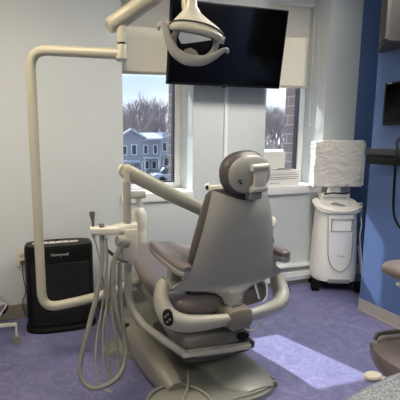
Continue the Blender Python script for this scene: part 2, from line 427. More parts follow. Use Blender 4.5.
text_obj('lettering', 'Honeywell', .026, M_SILVER, t, Matrix.Translation(V((0.0, -.1022, .524))) @ Matrix.Rotation(PI / 2, 4, 'X'))
t.location.z = 0

# ------------------------------------------------------------------ dental light on its pole
t = thing('dental_light', 'cream dental lamp on a tall bent pole rising beside the patient chair', 'dental light', (1.011, 2.803, -0.000))
P0 = (0.087, 2.152, 0.308)
b = BM()
ptop = (0.087, 2.152, 1.696); pbot = (0.087, 2.152, 0.326)
tube(b, arcs([(.894, 2.155, .35), (0.742, 2.318, 0.375), (0.384, 2.068, 0.391), pbot, ptop, (0.493, 1.900, 1.644)], .10, 8), .0255, 18)
obj('pole', b, M_CREAM, t, True)
b = BM(); cyl(b, (0.493, 1.896, 1.616), (0.497, 1.905, 1.681), .027); obj('elbow', b, M_CREAM, t, True)
b = BM(); cyl(b, (0.497, 1.905, 1.681), (0.498, 1.907, 1.695), .017); obj('joint_ring', b, M_BLACK, t, True)
b = BM(); cyl(b, (0.498, 1.907, 1.695), (0.501, 1.908, 1.771), .024); obj('pivot', b, M_CREAM, t, True)
b = BM()
tube(b, [(0.446, 1.945, 1.775), (0.457, 1.943, 1.781), (0.494, 1.914, 1.799), (0.581, 1.877, 1.856), (0.657, 1.842, 1.902), (0.710, 1.805, 1.962)], [.028, .038, .042, .040, .036, .034], 18, 5)
obj('arm', b, M_CREAM, t, True)
b = BM(); tube(b, [(0.710, 1.805, 1.962), (0.741, 1.774, 1.954), (0.749, 1.741, 1.893), (0.745, 1.725, 1.822), (0.750, 1.715, 1.786)], [.03, .028, .022, .019, .021], 16, 5); obj('neck', b, M_CREAM, t, True)
# head, built in its own frame: x right, y towards the viewer/patient, z up
HC = V((0.769, 1.680, 1.679))
vx = V((math.cos(.28), -math.sin(.28), -.17)).normalized(); vy = V((-.30, -.93, -.18)); vy = (vy - vx * vy.dot(vx)).normalized(); vz = vx.cross(vy) * -1
MH = Matrix((vx.to_4d(), vy.to_4d(), vz.to_4d(), (0, 0, 0, 1))).transposed(); MH[3] = (0, 0, 0, 1); MH = Matrix.Translation(HC) @ Matrix((( vx.x, vy.x, vz.x, 0), (vx.y, vy.y, vz.y, 0), (vx.z, vy.z, vz.z, 0), (0, 0, 0, 1)))
def head(name, b, m, **k): b.transform(MH); return obj(name, b, m, t, True, **k)
# rear bowl behind the lens
LZ = -.016
b = BM()
loft(b, [[V((p, y, q + dz + LZ)) for p, q in se(a, c, 2.3, 32)] for y, a, c, dz in ((.012, .096, .074, 0), (-.0, .100, .080, 0), (-.03, .092, .076, .004), (-.06, .07, .06, .008), (-.078, .035, .03, .01))])
hs = head('housing', b, M_SHELL2)
b = BM(); rings = []
for k in range(41):
    a = 2 * PI * k / 40
    c = V((.092 * math.cos(a), .016, .074 * math.sin(a) + LZ)); n = V((math.cos(a), 0, math.sin(a)))
    rings.append([c + n * (.014 * math.cos(u)) + V((0, .012 * math.sin(u), 0)) for u in [2 * PI * i / 10 for i in range(10)]])
loft(b, rings, cap=False); bmesh.ops.remove_doubles(b, verts=b.verts[:], dist=1e-5); head('front_rim', b, M_SHELL2)
b = BM(); loft(b, [[V((p, y, q + LZ)) for p, q in se(a, a * .82, 2.1, 32)] for y, a in ((.008, .086), (.016, .085), (.020, .078), (.022, .05))]); head('lens', b, M_SCREEN)
b = BM(); prism(b, [(-.074, .0), (-.070, .026), (-.030, .046), (.03, .042), (.070, .012), (.03, .000), (-.01, -.012), (-.04, -.020), (-.058, -.022)], 0, .003)
for v in b.verts: v.co = V((v.co.x, .0215 + v.co.z, v.co.y + LZ * .6))
head('reflector', b, M_CHROME)
# lower dark cut-out edge of the reflector
b = BM(); prism(b, [(-.045, -.055), (-.036, -.036), (-.012, -.026), (.012, -.034), (.03, -.052), (.0, -.062)], 0, .003)
for v in b.verts: v.co = V((v.co.x, .0215 + v.co.z, v.co.y + LZ))
head('lamp_bulb_shield', b, M_SHELL2)
# cowl flowing from the neck over the lens
b = BM()
loft(b, [[V((x0 + p, y0 + q, z)) for p, q in se(a, c, 2.5, 36)] for z, x0, y0, a, c in ((.150, -.040, -.02, .020, .018), (.125, -.038, -.02, .024, .022), (.100, -.032, -.018, .042, .030), (.078, -.020, -.014, .070, .042), (.058, -.008, -.010, .096, .052), (.042, -.001, -.006, .110, .058), (.026, .003, -.004, .116, .058), (.018, .004, -.004, .112, .054))]); head('cowl', b, M_CREAM2)
# visor lip under the cowl
b = BM()
pts = [(.108 * math.cos(PI * (1 - k / 12)), .018 + .034 * math.sin(PI * k / 12), .026 - .018 * k / 12 + .012 * math.sin(PI * k / 12)) for k in range(13)]
tube(b, pts, [.008] + [.014] * 11 + [.008], 12, 3, sec=(.9, 1.0, 2.4), up=(0, .3, 1)); head('visor', b, M_CREAM)
b = BM()
pts = [(.118 * math.cos(PI * (1 - k / 12)), .012 + .036 * math.sin(PI * k / 12), .040 - .020 * k / 12 + .030 * math.sin(PI * k / 12)) for k in range(13)]
tube(b, pts, .0035, 8, 3); head('cowl_seam', b, M_BROWN)
# handle: crescent band under the head with hooked ends
b = BM()
hp = [(-.160, .02, .004, .005), (-.166, .022, .022, .008), (-.155, .026, .030, .010), (-.136, .03, .016, .013), (-.112, .034, -.028, .018), (-.076, .038, -.070, .022), (-.02, .04, -.092, .024), (.045, .038, -.086, .022), (.090, .034, -.062, .017), (.112, .03, -.044, .013), (.130, .026, -.030, .010), (.144, .022, -.028, .009), (.150, .022, -.040, .006)]
tube(b, [h[:3] for h in hp], [h[3] for h in hp], 14, 5, sec=(.5, 1.0, 2.4), up=(0, 0, 1)); head('handle', b, M_SHELL)
for s in (-1, 1):
    b = BM(); tube(b, [(s * .108, -.006, .022 - .012 * s), (s * .128, -.006, .022 - .012 * s)], .015, 16); head('tilt_knob', b, M_CREAM)

# ------------------------------------------------------------------ patient chair
CO = (0.951, 1.738, 0.0)
ch = thing('dental_chair', 'taupe patient chair with grey shell back, seen from behind in the middle of the room', 'dental chair', CO, math.radians(5))
# base plate
b = BM()
poly = [(-.16, -.215), (-.02, -.235), (.13, -.225), (.215, -.17), (.235, -.08), (.235, .85), (.16, .98), (-.16, .98), (-.24, .88), (-.27, .62), (-.34, .54), (-.46, .52), (-.495, .48), (-.48, .43), (-.38, .37), (-.33, .28), (-.30, .0), (-.26, -.15)]
poly = [tuple(p[:2]) for p in cat([p + () for p in poly] + [poly[0]], 4)][:-1]
prism(b, poly, 0, .042, .014); obj('base_plate', b, M_BASEGREY, ch)
# rear hump of the base
b = BM()
loft(b, [[V((x0 + p, y, max(.03, z0 + q))) for p, q in se(a, h, 2.6, 28)] for y, x0, a, z0, h in ((-.205, .10, .08, .03, .020), (-.17, .09, .125, .03, .034), (-.08, .075, .14, .03, .060), (.04, .06, .145, .03, .095), (.16, .03, .15, .03, .13), (.5, 0, .16, .03, .15), (.8, 0, .15, .03, .1))]); obj('base_cover', b, M_BASEGREY, ch)
def ch_local(p): return XF[ch] @ p
# tapered side beam with its round pivot
b = BM()
K = V((-0.328, 0.455, 0.135)); L = V((-0.290, -0.083, 0.050))
d = (L - K); 
pts = [K - d * .10, K - d * .06, K, K + d * .4, K + d * .8, L]
tube(b, pts, [.03, .052, .066, .078, .07, .05], 18, 3, sec=(.8, 1.0, 3.4), up=(0, 0, 1)); obj('lift_beam', b, M_SHELL2, ch)
b = BM(); n = V((-.75, -.62, .25)).normalized(); kc = ch_local(V((0.551, 2.096, 0.172)))
tube(b, [kc - n * .01, kc + n * .006, kc + n * .010], [.028, .028, .022], 20); obj('pivot_cap', b, M_BLACK, ch, label='round black pivot cap')
# lift column
b = BM(); loft(b, [ringz(0, .30, z, a, c, 3) for z, a, c in ((.1, .17, .24), (.2, .155, .2), (.34, .16, .2))]); obj('lift_column', b, M_BASEGREY, ch)
# upper structure under the seat
b = BM()
loft(b, [ringy(0, y, z, a, h, 3, 28) for y, z, a, h in ((.02, .345, .17, .05), (.10, .345, .225, .065), (.35, .345, .235, .07), (.62, .335, .22, .07), (.76, .335, .17, .055), (.80, .335, .12, .03))]); obj('seat_casing', b, M_BASEGREY, ch)
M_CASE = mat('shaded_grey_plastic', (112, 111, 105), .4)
M_YOKE = mat('putty_plastic', (168, 166, 155), .4, coat=.15)
M_RAIL = mat('rail_plastic', (184, 182, 170), .4)
b = BM()
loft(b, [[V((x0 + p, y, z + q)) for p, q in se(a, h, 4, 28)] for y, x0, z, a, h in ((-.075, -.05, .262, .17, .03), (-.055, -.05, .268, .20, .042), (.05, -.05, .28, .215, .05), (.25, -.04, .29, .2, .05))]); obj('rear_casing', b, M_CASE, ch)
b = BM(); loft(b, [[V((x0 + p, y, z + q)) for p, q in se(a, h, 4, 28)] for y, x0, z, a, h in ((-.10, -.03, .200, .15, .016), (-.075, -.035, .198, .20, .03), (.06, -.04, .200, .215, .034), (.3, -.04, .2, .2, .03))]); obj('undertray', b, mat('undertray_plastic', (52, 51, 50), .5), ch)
b = BM(); n0 = V((.075, -.088, .268)); tube(b, [n0, n0 + V((0, -.012, .002))], [.03, .03], 20, sec=(1.15, .62, 2)); obj('lamp_port', b, M_BLACK, ch, label='black oval port')
# accessory rail at the back
b = BM(); p0 = V((-0.259, -0.071, 0.235)); p1 = V((0.077, -0.127, 0.245)); p0.y -= .01; p1.y -= .02
tube(b, [p0, p1], [.014, .014], 14, sec=(1.3, .85, 6), up=(0, 0, 1)); obj('accessory_rail', b, M_RAIL, ch, label='flat light grey rail')
b = BM(); 
q0 = p0 + (p1 - p0) * .78; q1 = p0 + (p1 - p0) * .2
tube(b, [q0 + V((0, .0, -.016)), q1 + V((0, .0, -.016))], [.012, .012], 10, sec=(1.1, .5, 4), up=(0, 0, 1)); obj('rail_track', b, M_METAL, ch)
# seat
b = BM()
prof = [(-.085, .19, .452, .03), (-.065, .245, .456, .046), (-.01, .285, .458, .056), (.15, .302, .456, .062), (.35, .285, .465, .060), (.55, .252, .477, .055), (.72, .218, .486, .048), (.84, .192, .489, .040), (.90, .165, .485, .030), (.925, .12, .48, .016)]
loft(b, [ringy(0, y, z, a, h, 3.2, 32) for y, a, z, h in [p for p in cat(prof, 3)]]); seat = obj('seat', b, M_TAUPE, ch)
b = BM(); loft(b, [ringy(0, y, z, a, .018, 3.2, 24) for y, a, z in ((.0, .22, .402), (.1, .27, .396), (.4, .25, .405), (.7, .2, .432), (.86, .16, .445))]); obj('seat_pan', b, M_SHELL2, ch)
# backrest shell and pad
tab = [(0, 1.018, .146, -.140), (.05, .985, .156, -.146), (.2, .90, .178, -.148), (.4, .79, .203, -.138), (.55, .70, .219, -.122), (.66, .645, .232, -.112), (.74, .61, .258, -.102), (.80, .588, .292, -.094), (.845, .572, .310, -.086), (.885, .558, .300, -.084), (.915, .545, .215, -.092), (.945, .532, .12, -.104), (.97, .51, .066, -.110), (1, .465, .050, -.116)]
def shell(u, v):
    s = 2 * u - 1; _, z, w, y = lerp_tab(tab, v)
    k = (1 - v) ** 8
    return V((s * w + .014 * (1 - v), y - .028 * (1 - s * s) * (1 - .5 * k) + .024 * abs(s) ** 5 * (1 - v) , z - .050 * k * (1 - abs(s) ** 1.3)))
b = BM(); sheet(b, shell, 28, 46, .014); obj('backrest_shell', b, M_SHELL, ch)
ptab = [(.50, .19, -.02, .03), (.515, .205, -.022, .045), (.60, .222, -.048, .05), (.70, .220, -.064, .05), (.80, .206, -.078, .05), (.90, .185, -.090, .05), (.97, .168, -.096, .046), (1.0, .158, -.098, .042), (1.016, .13, -.10, .022)]
b = BM(); loft(b, [ringz(.014 * (z - .5) * 2, y, z, a, c, 2.8, 32) for z, a, y, c in cat(ptab, 3)]); obj('backrest_pad', b, M_DARKTAUPE, ch)
b = BM(); box(b, (-.035, -.135, .44), (.035, -.105, .53), .012, 3); box(b, (-.022, -.14, .488), (.03, -.13, .494), .002); obj('back_hinge', b, M_SHELL, ch)
# headrest
def ell(bm, c, rx, ry, rz, n=2.3, M=None, N=28, K=14):
    rings = []
    for k in range(1, K):
        a = -PI / 2 + PI * k / K
        s = max(0, math.cos(a)) ** (2 / n); h = math.copysign(abs(math.sin(a)) ** (2 / n), math.sin(a))
        rings.append([V((p * s, 0, q * s)) + V((0, h * ry, 0)) for p, q in se(rx, rz, n, N)])
    vs = loft(bm, rings)
    for v in vs: v.co = (M @ v.co if M else v.co) + V(c)
MR = Matrix.Rotation(math.radians(-6), 3, 'Y')
b = BM(); ell(b, (.012, -.142, 1.094), .120, .058, .098, 2.3, MR); obj('headrest', b, M_DARKTAUPE, ch)
b = BM(); ell(b, (.018, -.182, 1.089), .110, .026, .085, 2.2, MR); obj('headrest_shell', b, M_SHELL, ch)
b = BM(); cyl(b, (.0, -.218, 1.118), (.080, -.218, 1.122), .0155); obj('upper_pivot', b, M_RAIL, ch)
b = BM(); tube(b, [(.044, -.216, 1.118), (.044, -.220, 1.07), (.044, -.214, 1.026)], [.034, .031, .036], 14, 3, sec=(1, .30, 4), up=(0, 1, 0)); obj('headrest_link', b, M_RAIL, ch)
b = BM(); cyl(b, (.004, -.212, 1.024), (.084, -.212, 1.027), .0155); obj('lower_pivot', b, M_RAIL, ch)
b = BM(); box(b, (.010, -.200, .975), (.078, -.16, 1.02), .01, 3); obj('headrest_mount', b, M_SHELL2, ch)
for dx, dz in ((-.052, -.010), (-.046, -.022), (.05, -.01)):
    b = BM(); cyl(b, (dx, -.204, 1.075 + dz), (dx, -.2135, 1.075 + dz), .004, N=10); obj('screw', b, M_BLACK, ch)
# armrests
for s in (-1, 1):
    x = s * .276
    b = BM(); ap = [(-.155, .015, .014, -.012), (-.14, .032, .022, -.010), (-.08, .038, .026, -.006), (.05, .038, .026, .002), (.16, .031, .023, .010), (.215, .023, .018, .014), (.228, .011, .011, .016)]
    loft(b, [ringy(x - s * .0, y, .670 + dz, a, h, 2.6, 24) for y, a, h, dz in cat(ap, 3)]); a_ = obj('armrest', b, M_SHELL, ch)
    b = BM(); loft(b, [ringy(x, y, .690 + dz, a * .94, h * .85, 2.6, 24) for y, a, h, dz in cat(ap, 3)]); obj('armrest_pad', b, M_TAUPE, a_)
    b = BM(); tube(b, [(x, -.04, .655), (x, -.03, .62), (x * .985, -.02, .585), (x * .97, -.03, .55)], [.034, .032, .036, .034], 14, 4, sec=(.8, 1.15, 3)); obj('armrest_post', b, M_SHELL, a_)
    b = BM(); cyl(b, (x - s * .012, -.005, .565), (x + s * .04, -.005, .565), .036); obj('pivot_boss', b, M_SHELL, a_)
# lever yoke sweeping round the back
b = BM(); half = [(.318, .00, .588, .020), (.330, -.005, .55, .038), (.340, -.026, .490, .050), (.325, -.072, .432, .056), (.27, -.112, .408, .052), (.18, -.138, .405, .044), (.08, -.15, .405, .036), (0, -.152, .405, .034)]
full = [(-h[0],) + h[1:] for h in half] + half[-2::-1]
tube(b, [h[:3] for h in full], [h[3] for h in full], 18, 4, sec=(1.0, .62, 2.6)); yk = obj('back_yoke', b, M_YOKE, ch)
for s in (-1, 1):
    n = V((-.62, -.76, .16)).normalized() if s < 0 else V((.93, -.36, .05)).normalized(); c = ch_local(V((0.614, 1.596, 0.450))) if s < 0 else V((.334, -.05, .45)) + n * .036
    b = BM(); tube(b, [c - n * .012, c + n * .006, c + n * .009], [.03, .03, .026], 20, sec=(.78, 1.25, 2.3), up=(0, .3, .9)); cp = obj('control_pad', b, M_BLACK, yk, label='dark oval control pad')
    for k in range(4):
        b = BM()
        w = 2 * PI * k / 4 + .4; tx = V((0, .3, .9)); tx = (tx - n * tx.dot(n)).normalized(); ty = n.cross(tx)
        q = c + n * .009 + tx * (.018 * math.sin(w)) + ty * (.01 * math.cos(w)); cyl(b, q - n * .004, q + n * .003, .0055, N=10); obj('button', b, M_HOSE, cp)
b = BM(); loft(b, [[V((p, y, .405 + q)) for p, q in se(a, h, 4, 24)] for y, a, h in ((-.182, .05, .034), (-.176, .066, .046), (-.13, .074, .053), (-.06, .068, .052))]); obj('yoke_clamp', b, mat('clamp_plastic', (116, 111, 101), .4), ch)

for p in ([(1.105, 1.657, 0.556), (1.098, 1.653, 0.522), (1.106, 1.646, 0.487), (1.111, 1.639, 0.458)], [(1.147, 1.644, 0.551), (1.152, 1.636, 0.511), (1.148, 1.631, 0.472), (1.129, 1.632, 0.443)]):
    b = BM(); tube(b, p, .0045, 8, 4); obj('hanging_tube', b, M_WHITE, ch, True, label='thin white tube')
b = BM(); tube(b, [(1.035, 1.663, 0.337), (1.052, 1.652, 0.302), (1.085, 1.642, 0.297), (1.116, 1.637, 0.321), (1.126, 1.637, 0.336), (1.140, 1.631, 0.324), (1.160, 1.628, 0.346)], .0045, 8, 5); obj('cable_loop', b, M_WHITE, ch, True, label='white cable loop')

# ------------------------------------------------------------------ instrument arm mounted on the chair
dl = thing('delivery_arm', 'cream bent-tube instrument arm standing left of the patient chair', 'delivery arm', (0.798, 1.847, 0.000))
pt_t = (0.499, 1.851, 1.044); pt_b = (0.499, 1.851, 0.435)
b = BM(); tube(b, arcs([pt_t, pt_b, (0.533, 1.749, 0.360), (0.711, 1.636, 0.235)], .07, 6), .0195, 18); obj('post', b, M_SHELL, dl, True)
b = BM(); cyl(b, (0.499, 1.851, 1.034), (0.499, 1.851, 1.087), .014); obj('post_pin', b, M_CREAM, dl, True)
b = BM(); tube(b, [(0.495, 1.913, 1.100), (0.506, 1.908, 1.093), (0.520, 1.904, 1.087), (0.756, 1.969, 0.963), (1.051, 2.050, 0.816)], [.030, .036, .0365, .038, .036], 18, 0, sec=(.85, 1, 3)); obj('spring_arm', b, M_CREAM, dl, True)
b = BM(); cyl(b, (0.493, 1.924, 1.101), (0.499, 1.911, 1.098), .028); obj('arm_end_cap', b, M_CREAM2, dl, True)
pb = V((1.002, 2.034, 0.822)); b = BM(); tube(b, [pb, pb - V((0, 0, .06))], [.014, .011], 14); obj('arm_bracket', b, M_WHITE, dl, True)
# bottle bracket
c0 = V((0.499, 1.851, 0.980)); c1 = V((0.604, 1.918, 0.969))
b = BM(); tube(b, [c0, c1], [.019, .019], 12, sec=(.8, 1, 6), up=(0, 0, 1)); obj('bottle_bracket', b, M_CREAM, dl, True)
# holder for handpieces and its clamp block
h0 = V((0.541, 1.863, 0.806)); h1 = V((0.310, 1.841, 0.816))
b = BM(); u = V((0, 0, 1))
tube(b, [h0 + u * .014, h0 * .75 + h1 * .25 + u * .010, h0 * .45 + h1 * .55 + u * .0], [.030, .030, .024], 14, 0, sec=(1.1, .85, 4), up=(0, 0, 1)); obj('holder_arm', b, M_CREAM2, dl, True)
b = BM(); m0 = h0 * .56 + h1 * .44; ds = (h1 - h0).normalized(); pr_ = V((ds.y, -ds.x, 0)).normalized()
tube(b, [V((0.440, 1.825, 0.817)), V((0.376, 1.823, 0.822)), V((0.311, 1.832, 0.825))], [.024, .025, .020], 14, 2, sec=(1.5, .8, 4), up=(0, 0, 1)); hb = obj('handpiece_holder', b, M_CREAM2, dl, True)
b = BM(); tb = V((0.499, 1.851, 0.726)); box(b, tb + V((-.030, -.036, -.083)), tb + V((.045, .034, .09)), .008, 2, None); obj('clamp_block', b, M_RAIL, dl, True)
b = BM(); tube(b, [V((0.481, 1.815, 0.757)), V((0.440, 1.787, 0.772)), V((0.429, 1.785, 0.774))], [.030, .030, .024], 18); obj('swivel_knob', b, M_SHELL2, dl, True)
# tray head mostly hidden behind the backrest
dt = thing('instrument_tray', 'cream instrument tray hidden behind the backrest, with its end showing left of the headrest', 'instrument tray', (1.212, 2.006, 0.826))
b = BM(); tube(b, [(1.103, 2.093, 0.912), (1.236, 2.048, 0.870), (1.370, 2.008, 0.857)], [.02, .022, .02], 12, sec=(3.2, 1, 5), up=(0, 0, 1)); obj('tray_top', b, M_CREAM2, dt, True)
b = BM(); tube(b, [(1.040, 2.077, 0.961), (1.087, 2.064, 0.962), (1.153, 2.045, 0.963)], [.019, .021, .021], 12, sec=(1.2, 1, 4), up=(0, 0, 1)); obj('end_block', b, M_CREAM2, dt, True)
b = BM(); tube(b, [(1.023, 2.072, 0.969), (1.038, 2.068, 0.968)], [.013, .016], 12); obj('end_button', b, M_BLACK, dt, True, label='dark end of the block')
b = BM(); tube(b, [(1.045, 2.069, 0.987), (1.025, 2.073, 0.977), (1.026, 2.069, 0.954)], .008, 10, 3); obj('end_clip', b, M_WHITE, dt, True)
b = BM(); a0 = V((1.035, 2.056, 0.822)); tube(b, [a0, V((1.217, 2.035, 0.820)), V((1.236, 2.047, 0.864))], .03, 12); obj('tray_support', b, M_CREAM, dt, True)
# handpiece dangling at the tray's right end
t = thing('hanging_handpiece', 'small cream handpiece with twin cords hanging right of the grey backrest', 'handpiece', (1.361, 1.903, 0.777))
b = BM(); tube(b, [(1.357, 1.908, 0.805), (1.364, 1.903, 0.783), (1.357, 1.900, 0.755), (1.345, 1.900, 0.733)], [.008, .018, .017, .008], 12, 4); tube(b, [(1.309, 1.950, 0.777), (1.360, 1.912, 0.796)], .008, 8); obj('handle', b, M_CREAM2, t, True)
b = BM(); tube(b, [(1.348, 1.900, 0.736), (1.338, 1.897, 0.699), (1.327, 1.891, 0.644), (1.296, 1.836, 0.570), (1.250, 1.790, 0.533)], .003, 8, 4); obj('cord', b, M_HOSED, t, True)
b = BM(); tube(b, [(1.348, 1.900, 0.736), (1.353, 1.893, 0.699), (1.360, 1.885, 0.660), (1.317, 1.830, 0.570), (1.261, 1.787, 0.533)], .003, 8, 4); obj('cord', b, M_HOSED, t, True)
# water bottle
t = thing('water_bottle', 'white plastic water bottle hanging upright from the bracket of the instrument arm', 'bottle', (0.577, 1.908, 0.721))
wb = V((0.577, 1.908, 0.721)); wt = V((0.577, 1.908, 0.954)); hh = wt.z - wb.z
b = BM(); lathe(b, [(.026, 0), (.035, .006), (.0368, .02), (.0368, hh * .28), (.0357, hh * .3), (.0368, hh * .32), (.0368, hh * .64), (.034, hh * .70), (.024, hh * .77), (.015, hh * .80), (.0135, hh * .86)], (0, 0, 0), 28); obj('bottle_body', b, M_BOTTLE, t)
b = BM(); lathe(b, [(.016, hh * .855), (.0165, hh * .99), (.012, hh * 1.02)], (0, 0, 0), 24); obj('cap', b, M_CREAM2, t)
b = BM(); lathe(b, [(.0175, hh * .84), (.0175, hh * .865)], (0, 0, 0), 24); obj('neck_ring', b, M_BOTTLE, t)

# handpieces with their hoses
def hoses(name, label, cat_, tip, hose, mh, loc):
    t = thing(name, label, cat_, loc)
    return t
t = thing('air_water_syringe', 'metal-tipped syringe at the far left of the handpiece holder, with a thin grey tube', 'dental handpiece', (0.324, 1.827, 0.816))
b = BM(); tube(b, [(0.324, 1.842, 0.912), (0.324, 1.840, 0.898), (0.325, 1.837, 0.881), (0.326, 1.834, 0.863), (0.325, 1.829, 0.830)], [.0125, .0145, .010, .007, .006], 14); obj('tip', b, M_METAL, t, True)
b = BM(); tube(b, [(0.326, 1.829, 0.835), (0.325, 1.822, 0.788)], [.010, .008], 14); obj('handle', b, M_SHELL, t, True)
b = BM(); tube(b, [(0.325, 1.823, 0.793), (0.333, 1.805, 0.762), (0.343, 1.792, 0.697), (0.362, 1.763, 0.548), (0.384, 1.724, 0.413), (0.423, 1.664, 0.238), (0.414, 1.648, 0.189), (0.362, 1.650, 0.168), (0.329, 1.667, 0.223), (0.335, 1.701, 0.381), (0.372, 1.745, 0.524), (0.414, 1.789, 0.672)], .0042, 8, 6); obj('tube', b, M_HOSEL, t, True)
t = thing('suction_handpiece', 'large suction handpiece with a thick grey hose looping to the floor', 'dental handpiece', (0.361, 1.800, 0.781))
b = BM(); tube(b, [(0.363, 1.812, 0.857), (0.362, 1.810, 0.846), (0.361, 1.803, 0.799), (0.360, 1.799, 0.771)], [.010, .0125, .012, .011], 14); obj('handle', b, M_METAL, t, True)
b = BM(); tube(b, [(0.360, 1.799, 0.776), (0.353, 1.776, 0.681), (0.323, 1.744, 0.560), (0.266, 1.702, 0.392), (0.226, 1.674, 0.277), (0.218, 1.657, 0.220), (0.229, 1.637, 0.182), (0.264, 1.623, 0.155), (0.326, 1.616, 0.161), (0.396, 1.633, 0.192), (0.437, 1.685, 0.264), (0.437, 1.735, 0.375), (0.441, 1.790, 0.529), (0.450, 1.818, 0.659)], .0118, 12, 6); obj('hose', b, M_HOSE, t, True)
t = thing('saliva_ejector', 'slim silver saliva ejector in the handpiece holder beside the post, with thin pale tube', 'dental handpiece', (0.378, 1.790, 0.782))
b = BM(); tube(b, [(0.380, 1.812, 0.854), (0.380, 1.810, 0.844), (0.380, 1.801, 0.788)], [.006, .0085, .008], 12); obj('handle', b, M_SILVER, t, True)
b = BM(); tube(b, [(0.380, 1.802, 0.793), (0.376, 1.769, 0.681), (0.362, 1.735, 0.510), (0.353, 1.699, 0.331), (0.351, 1.660, 0.214), (0.368, 1.637, 0.165), (0.398, 1.641, 0.182), (0.393, 1.671, 0.290), (0.386, 1.714, 0.417), (0.386, 1.748, 0.501), (0.400, 1.779, 0.587)], .0062, 10, 6); obj('tube', b, M_HOSE, t, True)
b = BM(); tube(b, [(0.378, 1.779, 0.678), (0.347, 1.740, 0.510), (0.306, 1.697, 0.364), (0.289, 1.655, 0.267), (0.293, 1.629, 0.184), (0.315, 1.607, 0.150), (0.348, 1.596, 0.136)], .0042, 8, 6); obj('spare_tube', b, M_HOSEL, t, True)
b = BM(); tube(b, [(0.449, 1.785, 0.777), (0.449, 1.776, 0.755), (0.426, 1.776, 0.713), (0.408, 1.774, 0.667), (0.398, 1.756, 0.571), (0.406, 1.735, 0.455), (0.426, 1.724, 0.357), (0.448, 1.717, 0.281)], .0135, 12, 6); o = obj('supply_hose', b, M_HOSE, dl, True, label='corrugated grey supply hose')
b = BM(); tube(b, [(0.385, 1.806, 0.728), (0.444, 1.812, 0.676), (0.490, 1.817, 0.656)], .008, 8, 4); obj('hose_bridge', b, M_HOSED, dl, True)

# foot control with rim on the floor behind the base
fc = V((0.639, 1.511, 0.075))
t = thing('foot_control', 'round grey foot control disc with raised rim on the floor behind the chair base', 'foot control', (fc.x, fc.y, .042))
b = BM(); lathe(b, [(.150, 0), (.152, .012), (.148, .02), (.06, .028), (.02, .03)], (0, 0, 0), 40); obj('disc', b, M_BASEGREY, t)
b = BM()
rings = []
for k in range(49):
    a = 2 * PI * k / 48; c = V((.150 * math.cos(a), .150 * math.sin(a), .028)); n = V((math.cos(a), math.sin(a), 0))
    rings.append([c + n * (.008 * math.cos(u)) + V((0, 0, .008 * math.sin(u))) for u in [2 * PI * i / 10 for i in range(10)]])
loft(b, rings, cap=False); bmesh.ops.remove_doubles(b, verts=b.verts[:], dist=1e-5); obj('rim', b, M_SHELL2, t)
b = BM(); tube(b, [(.02, .02, .03), (.07, .08, .045), (.10, .135, .05), (.12, .19, .06)], .006, 10, 5); obj('hose', b, M_SHELL2, t)

# ------------------------------------------------------------------ scanner cart
cr = V((2.467, 2.579, 0.000)); ang = math.radians(-22)
rt = (Matrix.Translation(V((cr.x, cr.y, 0))) @ Matrix.Rotation(ang, 4, 'Z') @ V((0, .17, 0)))
ct = thing('scanner_cart', 'white rounded scanner cart with monitor standing in the corner by the blue wall', 'scanner cart', (rt.x - .036, min(rt.y, 2.66), 0), ang)
b = BM(); A = .168
prof = [(.082, .97, .98), (.095, 1.0, 1.0), (.14, 1.0, 1.0), (.30, .98, .92), (.45, .95, .84), (.58, .915, .79), (.63, .90, .78), (.66, .88, .77), (.665, .86, .75)]
loft(b, [ringz(0, 0, z, A * s, .155 * d, 3.0, 40) for z, s, d in cat(prof, 2)]); obj('body', b, M_CARTW, ct)
# front bib panel, tapering downwards
def bib(u, v):
    z = .635 - .46 * v; s = 2 * u - 1
    w = .098 * (1 - .10 * v) * max(.02, (1 - max(0, (v - .62) / .38) ** 2.4)) ** .5
    x = s * w
    _, ss, dd = lerp_tab(prof, z)
    yy = -.155 * dd * max(0, 1 - abs(x / (A * ss)) ** 3.0) ** (1 / 3.0)
    return V((x, yy - .010, z))
b = BM(); sheet(b, bib, 16, 24, .012); obj('front_panel', b, M_CARTW, ct, label='smooth pointed front panel')
b = BM()
edge = [bib(u / 10, 0) for u in range(11)] + [bib(1, v / 16) for v in range(1, 17)] + [bib(1 - u / 10, 1) for u in range(1, 10)] + [bib(0, 1 - v / 16) for v in range(0, 17)]
tube(b, edge, .0032, 6); obj('panel_groove', b, M_CARTG, ct, label='grey groove round the front panel')
b = BM(); box(b, (-.075, -.145, .50), (.082, -.124, .503)); box(b, (-.075, -.145, .60), (.082, -.124, .6025)); box(b, (-.077, -.145, .50), (-.074, -.124, .60)); box(b, (.080, -.145, .50), (.083, -.122, .60)); obj('panel_seam', b, M_CARTG, ct, smooth=False)
text_obj('lettering', 'iTero', .024, M_CARTG, ct, Matrix.Translation(V((0.005, -.1575, .30))) @ Matrix.Rotation(PI / 2 + .09, 4, 'X'))
b = BM()
loft(b, [ringz(0, 0, z, A * s, .155 * d, 3.0, 40) for z, s, d in ((.045, .86, .86), (.05, .92, .93), (.084, .95, .95))]); obj('base_ring', b, M_BLACKM, ct)
b = BM(); box(b, (-.085, -.160, .075), (.085, -.145, .108), .006); obj('foot_plate', b, M_CARTG, ct)
for x, y in ((-.168, -.128), (.160, -.148), (-.14, .075), (.14, .075)):
    b = BM()
    for dx in (-.014, .014): cyl(b, (x + dx - .011, y, .034), (x + dx + .011, y, .034), .034, N=18)
    box(b, (x - .026, y - .026, .04), (x + .026, y + .03, .084), .008); obj('caster', b, M_BLACKM, ct)
